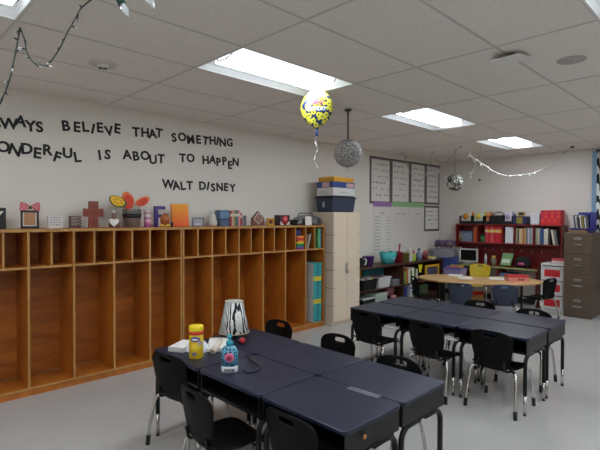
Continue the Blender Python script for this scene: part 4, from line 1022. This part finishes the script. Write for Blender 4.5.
def chair(kind, x, y, face, label, scale=1.0, z=0):
    """face: heading the sitter looks, degrees from +Y towards +X"""
    shell = {'black': M_BLACKP, 'navy': M_NAVYP, 'yellow': M_YELP}[kind]
    if kind not in C0:
        o = thing('student_chair', label, 'chair', (x, y, z), 0, 'classroom chairs'); chair_parts(o, shell); C0[kind] = o
    else: o = dup(C0[kind], (x, y, z), 0, label)
    o.rotation_euler = (0, 0, -math.radians(face)); o.scale = (scale,) * 3
    return o
for a in [
    ('black', 2.07, -.245, -10, 'black plastic chair at the left end of the front desks, before the wipes canister'),
    ('black', 2.78, -.45, 4, 'black plastic chair with its whole seat in view, below the blue bottle'),
    ('black', 3.34, -.30, 0, 'black plastic chair pushed in at the nearest desk, cut by the photo bottom'),
    ('black', 1.90, .55, 180, 'black chair peeking over the front desks beside the zebra lamp'),
    ('black', 2.58, .55, 180, 'black chair peeking over the middle of the front desks'),
    ('black', 3.225, .40, 180, 'black chair back peeking over the right front desk, its handle hidden'),
    ('black', 2.14, 1.84, 0, 'black chair at the left end of the rear cluster'),
    ('black', 2.80, 1.84, 0, 'black chair at the middle of the rear cluster'),
    ('black', 3.33, 1.94, 0, 'black chair at the right of the rear cluster, all four legs in view'),
    ('black', 2.69, 2.78, 180, 'black chair tucked in on the far side of the rear cluster, middle'),
    ('black', 3.27, 2.70, 180, 'black chair tucked in on the far right of the rear cluster'),
    ('black', 1.15, 4.50, 40, 'black chair with chrome frame at the left end of the maple table'),
    ('black', 2.40, 5.69, -75, 'black chair seen from the side, right of the maple table'),
    ('navy', 1.70, 4.53, -28, 'navy blue chair, left of the two before the maple table', .95),
    ('navy', 2.20, 4.83, -28, 'navy blue chair, right of the two before the maple table', .95),
    ('yellow', 1.18, 6.22, 170, 'yellow plastic chair behind the maple table', 1.08)]:
    chair(*a)

# ------------------------------------------------------------------ kidney table
t = thing('kidney_table', 'light maple kidney shaped table near the back wall', 'table', (1.70, 5.12, 0), math.radians(28))
P = []
for i in range(64):
    a = 2 * PI * i / 64; r = 1.0
    x = .91 * math.cos(a); y = .57 * math.sin(a)
    if math.sin(a) > 0: y -= .30 * math.exp(-(x / .36) ** 2) * math.sin(a)
    P.append((x, y))
MB().prism(P, .592, .618, 0, None, True).build('table_top', M_MAPLE, t)
m = MB(); n = 64
m.prism([(x * 1.003, y * 1.004) for x, y in P], .594, .613, 0, None, True); m.build('edge_band', C(150, 116, 74), t)
for (x, y) in ((-.6, -.16), (.6, -.16), (-.55, .28), (.55, .28)):
    lg = MB().tube([(x, y, .592), (x, y, .2)], .018, 10).build('leg', M_BLKMET, t)
    MB().tube([(x, y, .2), (x, y, .012)], .014, 10).build('leg_extension', M_CHROME, lg); MB().cyl(.02, 0, .014, 12, 0, T(x, y, 0)).build('glide', M_BLACK, lg)
ZK = .6185
for k, (x, y, r, lab) in enumerate(((1.25, 5.26, .4, 'white sheet at the left of the maple table'), (1.52, 5.05, .5, 'white sheet in the middle of the maple table'), (1.90, 5.34, .3, 'white sheet beside the red box on the maple table'))):
    o = MB().box(-.11, .11, -.14, .14, 0, .0015).box(-.108, .112, -.138, .143, .0016, .003, 0, T(rz=.06)).build('paper_sheet', M_PAPER, None, (x, y, ZK), (0, 0, r)); tag(o, lab, 'paper', 'papers on the maple table')
t = thing('craft_box', 'red topped box with pale pink sides on the maple table', 'box', (2.21, 5.31, ZK), math.radians(40))
MB().box(-.15, .15, -.09, .09, 0, .06).build('body', C(206, 130, 120), t, bevel=.003); MB().box(-.153, .153, -.093, .093, .06, .085).build('lid', M_REDP, t, bevel=.003)
m = MB()
for k in range(2): m.box(-.01 + k * .05, .03 + k * .05, -.0915, -.09, .016, .042)
m.build('printed_panel', C(140, 40, 40), t)
t = thing('step_stool', 'small red topped stool with pale legs under the maple table', 'stool', (1.60, 5.20, 0), .4)
MB().lathe([(.001, .36), (.15, .36), (.16, .37), (.16, .395), (.001, .40)], 24).build('seat', M_REDP, t)
MB().lathe([(.14, .28), (.145, .36), (.13, .36), (.125, .28)], 24).build('apron', C(170, 130, 60), t)
for k in range(4): MB().tube([(.1 * math.cos(k * PI / 2 + .4), .1 * math.sin(k * PI / 2 + .4), .36), (.15 * math.cos(k * PI / 2 + .4), .15 * math.sin(k * PI / 2 + .4), 0.0)], .02, 8).build('leg', C(190, 184, 178), t)

# ------------------------------------------------------------------ things on the front desks
ZD = .6205
t = thing('wipes_canister', 'yellow cleaning wipes canister with a red collar', 'canister', (2.185, -.27, ZD), -.75); t.scale = (1.1, 1.1, 1.06)
MB().lathe([(.001, 0), (.041, 0), (.043, .004), (.043, .15), (.04, .154)], 28).build('body', mat('yellow canister', (214, 178, 24), .4), t)
MB().lathe([(.0405, .15), (.0445, .153), (.0445, .172), (.040, .174)], 28).build('collar', C(206, 52, 32, .4), t)
MB().lathe([(.044, .173), (.0445, .178), (.0445, .2), (.041, .206), (.001, .208)], 28).build('lid', mat('yellow lid', (232, 204, 32), .4), t)
def patch(mb, r, a0, a1, z0, z1, mi=0, n=8, ell=False):
    """curved label patch on a cylinder"""
    vs = []; fs = []; rows = 6
    for j in range(rows + 1):
        z = z0 + (z1 - z0) * j / rows; k = math.sqrt(max(.02, 1 - (2 * j / rows - 1) ** 2)) if ell else 1
        for i in range(n + 1):
            am = (a0 + a1) / 2; a = am + (a0 + (a1 - a0) * i / n - am) * k; vs.append((r * math.cos(a), r * math.sin(a), z))
    for j in range(rows):
        for i in range(n): q = j * (n + 1) + i; fs.append((q, q + 1, q + n + 2, q + n + 1))
    mb.add(vs, fs, mi, True)
m = MB(); patch(m, .0437, -.65, .75, .108, .142, 0, ell=True); patch(m, .0439, -.45, .5, .118, .131, 1, ell=True); patch(m, .0437, .4, 1.1, .085, .115, 2, ell=True); patch(m, .0437, -.5, .3, .02, .045, 3, ell=True); patch(m, .0437, -.6, .9, .055, .1, 4, ell=True)
m.build('label', [C(40, 60, 140), C(226, 226, 230), C(170, 160, 190), C(120, 110, 130), C(226, 196, 50)], t)
t = thing('sanitizer_bottle', 'blue dotted bottle with a teal pump and pink circle label', 'bottle', (2.575, -.275, ZD), -.7); t.scale = (1.15, 1.15, 1.12)
SQ = Matrix.Diagonal((.72, 1, 1, 1))
MB().lathe([(.001, 0), (.042, 0), (.044, .004), (.044, .035)], 28, 0, SQ).build('base', mat('bottle white', (206, 210, 214), .3), t)
MB().lathe([(.044, .0352), (.044, .115), (.036, .135), (.018, .145), (.015, .15)], 28, 0, SQ).build('body', spots_mat('dotted blue', (96, 160, 190), (24, 28, 40), 58, .34, .25), t)
MB().lathe([(.019, .148), (.02, .165), (.012, .17), (.008, .175), (.008, .19)], 16).build('pump', mat('teal pump', (40, 150, 170), .35), t)
MB().box(-.008, .034, -.008, .008, .188, .2).lathe([(.001, .186), (.013, .186), (.013, .203), (.001, .204)], 14).build('pump_head', MATS['teal pump'], t, bevel=.003)
m = MB(); m.lathe([(.001, .0), (.024, 0.0), (.025, -.002)], 24, 0, T(.0325, 0, .085, ry=PI / 2)); m.lathe([(.001, .001), (.015, .001), (.015, 0)], 20, 1, T(.0325, 0, .085, ry=PI / 2)); m.build('label', [C(214, 110, 140), C(170, 50, 90)], t)
m = MB()
for k in range(7): m.box(.0325, .0335, -.026 + k * .008, -.021 + k * .008, .006, .024)
m.build('base_print', C(50, 54, 66), t)
def flatpap(label, x, y, rz, w, l, h, m, name='paper_stack', cat='papers', z=ZD):
    mb = MB(); n = max(1, int(h / .006))
    for k in range(n): mb.box(-w / 2, w / 2, -l / 2, l / 2, k * h / n, (k + .85) * h / n, 0, T(random.uniform(-.004, .004), random.uniform(-.004, .004), 0, rz=random.uniform(-.05, .05)))
    o = mb.build(name, m, None, (x, y, z), (0, 0, rz)); return tag(o, label, cat)
flatpap('white stack of cards at the left desk corner', 1.93, -.22, .5, .12, .2, .035, M_PAPER)
flatpap('long white papers lying behind the yellow canister', 2.05, .0, .9, .14, .30, .022, M_PAPER)
m = MB(); rr = random.Random(3)
nn = 9; vs = [(-.1 + .2 * i / nn, -.08 + .16 * j / nn, max(.002, .085 * math.sin(PI * i / nn) * math.sin(PI * j / nn) * rr.uniform(.5, 1.2))) for j in range(nn + 1) for i in range(nn + 1)]
fs = [(j * (nn + 1) + i, j * (nn + 1) + i + 1, (j + 1) * (nn + 1) + i + 1, (j + 1) * (nn + 1) + i) for j in range(nn) for i in range(nn)]
m.add(vs, fs, 0, False); o = m.build('plastic_bag', mat('crumpled plastic', (206, 206, 210), .15, alpha=.9), None, (2.03, -.165, ZD), (0, 0, .3)); so = o.modifiers.new('s', 'SOLIDIFY'); so.thickness = .001
tag(o, 'crumpled clear plastic bag left of the yellow canister', 'bag')
t = thing('paper_roll', 'cream paper roll lying in front of the lamp', 'roll', (2.12, -.06, ZD), .75)
MB().tube([(-.0, -.12, .022), (0, .12, .022)], .022, 14).build('roll', C(206, 192, 176), t); MB().tube([(0, -.121, .022), (0, .121, .022)], .008, 8).build('core', C(130, 110, 90), t)
flatpap('thin pinkish folder under the paper roll', 2.12, .03, .8, .2, .26, .0055, C(150, 120, 124), 'folder', 'folder') if False else None
t = thing('table_lamp', 'small lamp with a zebra striped shade on the front desks', 'lamp', (1.95, .22, ZD))
MB().lathe([(.001, 0), (.06, 0), (.062, .006), (.02, .02), (.012, .05), (.012, .12), (.001, .122)], 20).build('base', M_BLACK, t)
o = MB().lathe([(.118, .05), (.093, .17), (.069, .29)], 36).build('shade', M_ZEBRA2, t)
m = MB()
for r, z in ((.119, .05), (.070, .29)): m.tube([(r * math.cos(a), r * math.sin(a), z) for a in [2 * PI * k / 36 for k in range(37)]], .003, 6)
m.build('shade_trim', C(190, 180, 150), t)
t = thing('small_toy', 'small red and black toy beside the lamp base', 'toy', (2.13, .165, ZD))
MB().ball(.022, 14, 0, T(0, 0, .022)).build('body', C(170, 30, 40), t); MB().ball(.016, 12, 0, T(-.026, -.012, .018)).build('head', M_BLACK, t)
m = MB().tube(curve([(2.42, .0, ZD + .004), (2.50, -.05, ZD + .004), (2.60, -.07, ZD + .004), (2.68, -.12, ZD + .004), (2.70, -.19, ZD + .004), (2.66, -.215, ZD + .004), (2.61, -.2, ZD + .004)]), .004, 6)
o = m.build('lamp_cord', M_BLACK, None); tag(o, 'thin black cord looping behind the blue bottle', 'cord')
m = MB()
for k in range(3): m.box(-.10, .10, -.004 + k * .016, -.001 + k * .016, 0, .0008, 0, T(rz=.05))
m.box(-.10, .10, -.004, .031, -.0004, 0.0002, 1, T(rz=.05))
o = m.build('tape_strip', [mat('glossy tape', (200, 204, 214), .2), M_NAVYTOP], None, (3.36, .035, ZD)); tag(o, 'thin white striped tape across the joint of two front desks', 'tape')
o = MB().cyl(.012, 0, .002, 14).build('sticker', C(176, 110, 60), None, (3.5955, -.25, .555), (0, PI / 2, 0)); tag(o, 'round orange sticker on the side of the nearest desk', 'sticker')
for (x, y, lab) in ((2.42, 1.98, 'white label strip under the left rear desk'), (3.02, 1.99, 'white label strip under the middle rear desk')):
    o = MB().box(-.09, .06, -.1, .1, 0, .02).build('notebook', C(206, 202, 196), None, (x - .09, y - .05, .4915)); tag(o, lab.replace('label strip under', 'notebook showing in the open box of'), 'notebook', 'notebooks in desks')

# ------------------------------------------------------------------ hanging things
t = thing('foil_balloon', 'round foil balloon with yellow faces and birthday words, floating under the light', 'balloon', (2.005, 1.10, 2.562), math.radians(40))
M_BAL = spots_mat('balloon print', (40, 52, 84), (206, 200, 60), 26, .58, .25, third=(110, 110, 60))
R = .150
m = MB(); n = 18
prof = [(max(.001, R * math.sin(PI * i / n) * (1 if i > n / 2 else math.sin(PI * i / n) ** .35)), -R * math.cos(PI * i / n) * (1 if i > n / 2 else 1.08)) for i in range(n + 1)]
m.lathe(prof, 32, 0, Matrix.Diagonal((1.0, .42, 1.08, 1)))
m.lathe([(.001, -.20), (.012, -.195), (.045, -.135), (.06, -.12)], 16, 0, Matrix.Diagonal((1, .6, 1, 1)))
m.build('balloon_body', M_BAL, t)
for txt, hh, zz, c, sx in (('HAPPY', .040, .035, (196, 70, 96), 1), ('BIRTHDAY', .034, -.018, (196, 214, 236), 1)):
    for ch_i, ch in enumerate(txt): pass
    g = glyph(txt, hh, .03, .003); yy = -.42 * R * math.sqrt(max(0, 1 - (zz / R) ** 2)) - .004
    # lay the word on the curved face
    g.v = [(x * .82, -(.42 * math.sqrt(max(.0001, R * R - (x * .82) ** 2 - (zz + y) ** 2 / 1.17))) - .001 - z, zz + y) for x, y, z in g.v]
    g.build('printed_word', C(*c, .4), t)
MB().lathe([(.001, -.255), (.016, -.25), (.010, -.22), (.013, -.205), (.008, -.195)], 12).build('neck', C(40, 60, 120, .3), t)
rb = curve([(0, 0, -.25), (-.012, .0, -.31), (.01, 0, -.37), (-.014, 0, -.43), (-.02, 0, -.48), (.012, 0, -.54), (.018, 0, -.56)], 6)
m = MB(); vs = []; 
for i, p in enumerate(rb): a = i * .45; vs += [(p[0] - .006 * math.cos(a), p[1] - .006 * math.sin(a), p[2]), (p[0] + .006 * math.cos(a), p[1] + .006 * math.sin(a), p[2])]
m.add(vs, [(2 * i, 2 * i + 1, 2 * i + 3, 2 * i + 2) for i in range(len(rb) - 1)], 0, True)
o = m.build('ribbon', C(206, 206, 206, .3), t); so = o.modifiers.new('s', 'SOLIDIFY'); so.thickness = .0012
# paper ball
def sparkle(name, a, b, scale, metal=.5):
    m_, N, L, bs = nodes(name)
    tc = N.new('ShaderNodeTexCoord'); v = N.new('ShaderNodeTexVoronoi'); v.inputs['Scale'].default_value = scale
    r = N.new('ShaderNodeValToRGB'); e = r.color_ramp.elements; e[0].color = lin(a); e[1].color = lin(b); e[0].position = .3; e[1].position = .75
    L.new(tc.outputs['Object'], v.inputs['Vector']); L.new(v.outputs['Color'], r.inputs['Fac']); L.new(r.outputs['Color'], bs.inputs['Base Color'])
    bp = N.new('ShaderNodeBump'); bp.inputs['Strength'].default_value = .8; bp.inputs['Distance'].default_value = .01; L.new(v.outputs['Distance'], bp.inputs['Height']); L.new(bp.outputs['Normal'], bs.inputs['Normal'])
    bs.inputs['Metallic'].default_value = metal; bs.inputs['Roughness'].default_value = .45
    return m_
t = thing('hanging_ball', 'large grey patterned ball hanging from the ceiling on a cord', 'ball', (1.70, 1.912, H))
MB().ball(.152, 32, 0, T(0, 0, -.475)).build('ball', sparkle('grey glitter', (112, 108, 106), (178, 175, 172), 75, .1), t)
MB().tube([(0, 0, 0), (0, 0, -.33)], .011, 8).build('cord', C(92, 84, 80), t)
m = MB(); m.ball(.022, 12, 0, T(0, 0, -.02))
for k in range(4): m.ball(.02, 10, 0, T(.026 * math.cos(k * PI / 2), .026 * math.sin(k * PI / 2), -.012) @ Matrix.Diagonal((1.2, 1.2, .4, 1)))
m.build('hanger_clip', C(70, 64, 60), t)
MB().tube([(0, 0, -.627), (0, .004, -.66)], .004, 6).build('tail', C(200, 198, 194), t)
t = thing('mirror_ball', 'small silver mirror ball hanging by the garland near the corner', 'ball', (1.056, 5.6, H))
MB().ball(.150, 20, 0, T(0, 0, -.552)).build('ball', sparkle('mirror tiles', (70, 72, 64), (196, 198, 186), 34, .7), t)
for p in t.children[0].data.polygons: p.use_smooth = False
MB().tube([(0, 0, 0), (0, 0, -.405)], .004, 6).build('thread', C(80, 78, 76), t); MB().cyl(.012, -.012, 0, 10).build('hanger_clip', C(70, 66, 64), t)
def strand(name, label, pts, wire, bulb, n, r=.004, bl=.03, br=.006, sock=None, cat='lights'):
    t = thing(name, label, cat, (0, 0, 0))
    C_ = curve(pts, 8); MB().tube(C_, r, 6).build('wire', wire, t)
    rr = random.Random(len(label)); me = None; ln = len(C_)
    for k in range(n):
        p = Vector(C_[min(ln - 1, int((k + .5) * ln / n))]); d = Vector((rr.uniform(-1, 1), rr.uniform(-1, 1), rr.uniform(-.9, .5))).normalized()
        if me is None:
            mb = MB(); mb.tube([(0, 0, 0), (0, 0, bl * .5)], br * 1.05, 6, 0); mb.tube([(0, 0, bl * .5), (0, 0, bl * .9), (0, 0, bl)], br, 6, 1, rs=[br * .9, br * .6, br * .15])
            me = mb.mesh('bulb', [sock or wire, bulb])
        o = bpy.data.objects.new('bulb', me); COL.objects.link(o); o.parent = t; o.location = p; o.rotation_euler = d.to_track_quat('Z', 'Y').to_euler()
    return t
M_GW = mat('green wire', (38, 52, 46), .5); M_BULB = mat('clear bulb', (220, 224, 226), .1, trans=.6); M_SW = mat('silver wire', (176, 172, 166), .4, metal=.3)
M_SB = mat('silver bulb', (214, 210, 204), .25, metal=.2)
strand('string_lights', 'green wired string lights sagging from the ceiling at top left', [(2.42, -1.0, 2.735), (2.279, -1.035, 2.70), (2.223, -1.047, 2.662), (2.128, -1.068, 2.585), (2.049, -1.086, 2.512), (1.946, -1.109, 2.457), (1.861, -1.127, 2.472), (1.784, -1.144, 2.498), (1.717, -1.159, 2.571), (1.69, -1.165, 2.65), (1.638, -1.177, 2.736)], M_GW, M_BULB, 14, .0045, .045)
strand('string_lights', 'green wired light strand dropping along the left edge of the photo', [(1.637, -1.178, 2.736), (1.619, -1.184, 2.663), (1.581, -1.197, 2.546), (1.533, -1.215, 2.416), (1.476, -1.236, 2.329), (1.427, -1.253, 2.277), (1.3, -1.31, 2.24), (1.1, -1.40, 2.34), (.9, -1.5, 2.735)], M_GW, M_BULB, 12, .0045, .04)
strand('string_lights', 'big bulbed string lights close overhead at the top edge', [(4.35, -1.0, 2.735), (4.1, -1.18, 2.3), (3.9, -1.34, 2.19), (3.755, -1.46, 2.150), (3.62, -1.57, 2.22), (3.3, -1.9, 2.735)], M_GW, M_BULB, 7, .004, .045, .011)
big = [o for o in bpy.data.objects if o.name.startswith('string_lights')][-1]
for x, y, z in ((3.742, -1.472, 2.142), (3.795, -1.43, 2.158)):
    mb = MB(); mb.tube([(0, 0, 0), (0, 0, -.012), (0, 0, -.05)], .009, 10, 0, rs=[.005, .0095, .0105]).tube([(0, 0, -.05), (0, 0, -.065), (0, 0, -.085)], .008, 10, 1, rs=[.008, .009, .002])
    mb.build('large_bulb', [C(24, 66, 56, .4), M_BULB], big, (x, y, z), (.3, -.35, 0))
strand('garland', 'silver wire garland dipping in front of the posters', [(.441, 4.89, 2.737), (.476, 4.929, 2.603), (.535, 4.996, 2.362), (.617, 5.088, 2.208), (.699, 5.18, 2.261), (.767, 5.257, 2.52), (.802, 5.296, 2.735)], M_SW, M_SB, 14, .005, .05, .008, cat='garland')
strand('garland', 'short garland span between the posters and the mirror ball', [(.802, 5.297, 2.736), (.824, 5.359, 2.576), (.942, 5.317, 2.46), (1.1, 5.262, 2.544), (1.25, 5.209, 2.657), (1.356, 5.170, 2.736)], M_SW, M_SB, 14, .005, .05, .008, cat='garland')
strand('garland', 'long silver garland swooping along the back wall to the right', [(1.357, 5.169, 2.737), (1.427, 5.236, 2.659), (1.508, 5.316, 2.546), (1.624, 5.429, 2.449), (1.739, 5.543, 2.335), (1.889, 5.691, 2.263), (2.05, 5.849, 2.271), (2.187, 5.984, 2.304), (2.336, 6.13, 2.385), (2.46, 6.253, 2.498), (2.562, 6.353, 2.644), (2.641, 6.431, 2.735)], M_SW, M_SB, 40, .006, .055, .009, cat='garland')
strand('garland', 'garland loop hanging around the small mirror ball', [(1.36, 5.168, 2.736), (1.142, 5.216, 2.553), (1.005, 5.136, 2.374), (1.061, 5.169, 2.272), (1.13, 5.209, 2.17), (1.227, 5.266, 2.086), (1.335, 5.329, 2.15), (1.428, 5.383, 2.263), (1.481, 5.414, 2.41), (1.507, 5.312, 2.545)], M_SW, M_SB, 24, .004, .05, .008, cat='garland')
t = thing('hanging_ornament', 'tiny dark ornament on a thread right of the mirror ball', 'ornament', (1.59, 5.396, H))
MB().tube([(0, 0, 0), (0, 0, -.53)], .0025, 6).build('thread', C(110, 106, 102), t); MB().ball(.024, 12, 0, T(0, 0, -.55)).build('bead', C(50, 46, 46), t)
o = MB().ball(.022, 12, 0, Matrix.Diagonal((1.4, 1.4, .8, 1))).build('ceiling_hook', C(40, 36, 36), None, (2.645, 6.435, 2.722)); tag(o, 'dark ceiling clip at the right end of the long garland', 'clip')

# ------------------------------------------------------------------ camera, world, view
cam = bpy.data.cameras.new('camera'); co = bpy.data.objects.new('camera', cam); COL.objects.link(co)
F_PX = 461.715; cam.sensor_width = 36; cam.lens = F_PX / 600 * 36; cam.clip_start = .05
co.location = (4.895, -1.954, 1.569)
yaw, pitch, roll = .7934098, -.0159509, .0029361
fwd = Vector((-math.sin(yaw) * math.cos(pitch), math.cos(yaw) * math.cos(pitch), math.sin(pitch)))
rgt = Vector((math.cos(yaw), math.sin(yaw), 0)); up = rgt.cross(fwd)
r3 = rgt * math.cos(roll) + up * math.sin(roll); u3 = -rgt * math.sin(roll) + up * math.cos(roll)
co.rotation_euler = Matrix((r3, u3, -fwd)).transposed().to_euler()
SC.camera = co
w = bpy.data.worlds.new('world'); SC.world = w; w.use_nodes = True
w.node_tree.nodes['Background'].inputs[0].default_value = (.5, .55, .6, 1); w.node_tree.nodes['Background'].inputs[1].default_value = .0
SC.view_settings.view_transform = 'Standard'; SC.view_settings.look = 'None'; SC.view_settings.exposure = 0.22; SC.view_settings.gamma = 1.0
SC.view_settings.use_curve_mapping = False
SC.cycles.max_bounces = 8; SC.cycles.diffuse_bounces = 5; SC.cycles.glossy_bounces = 4; SC.cycles.transmission_bounces = 4
SC.cycles.sample_clamp_indirect = 4.0
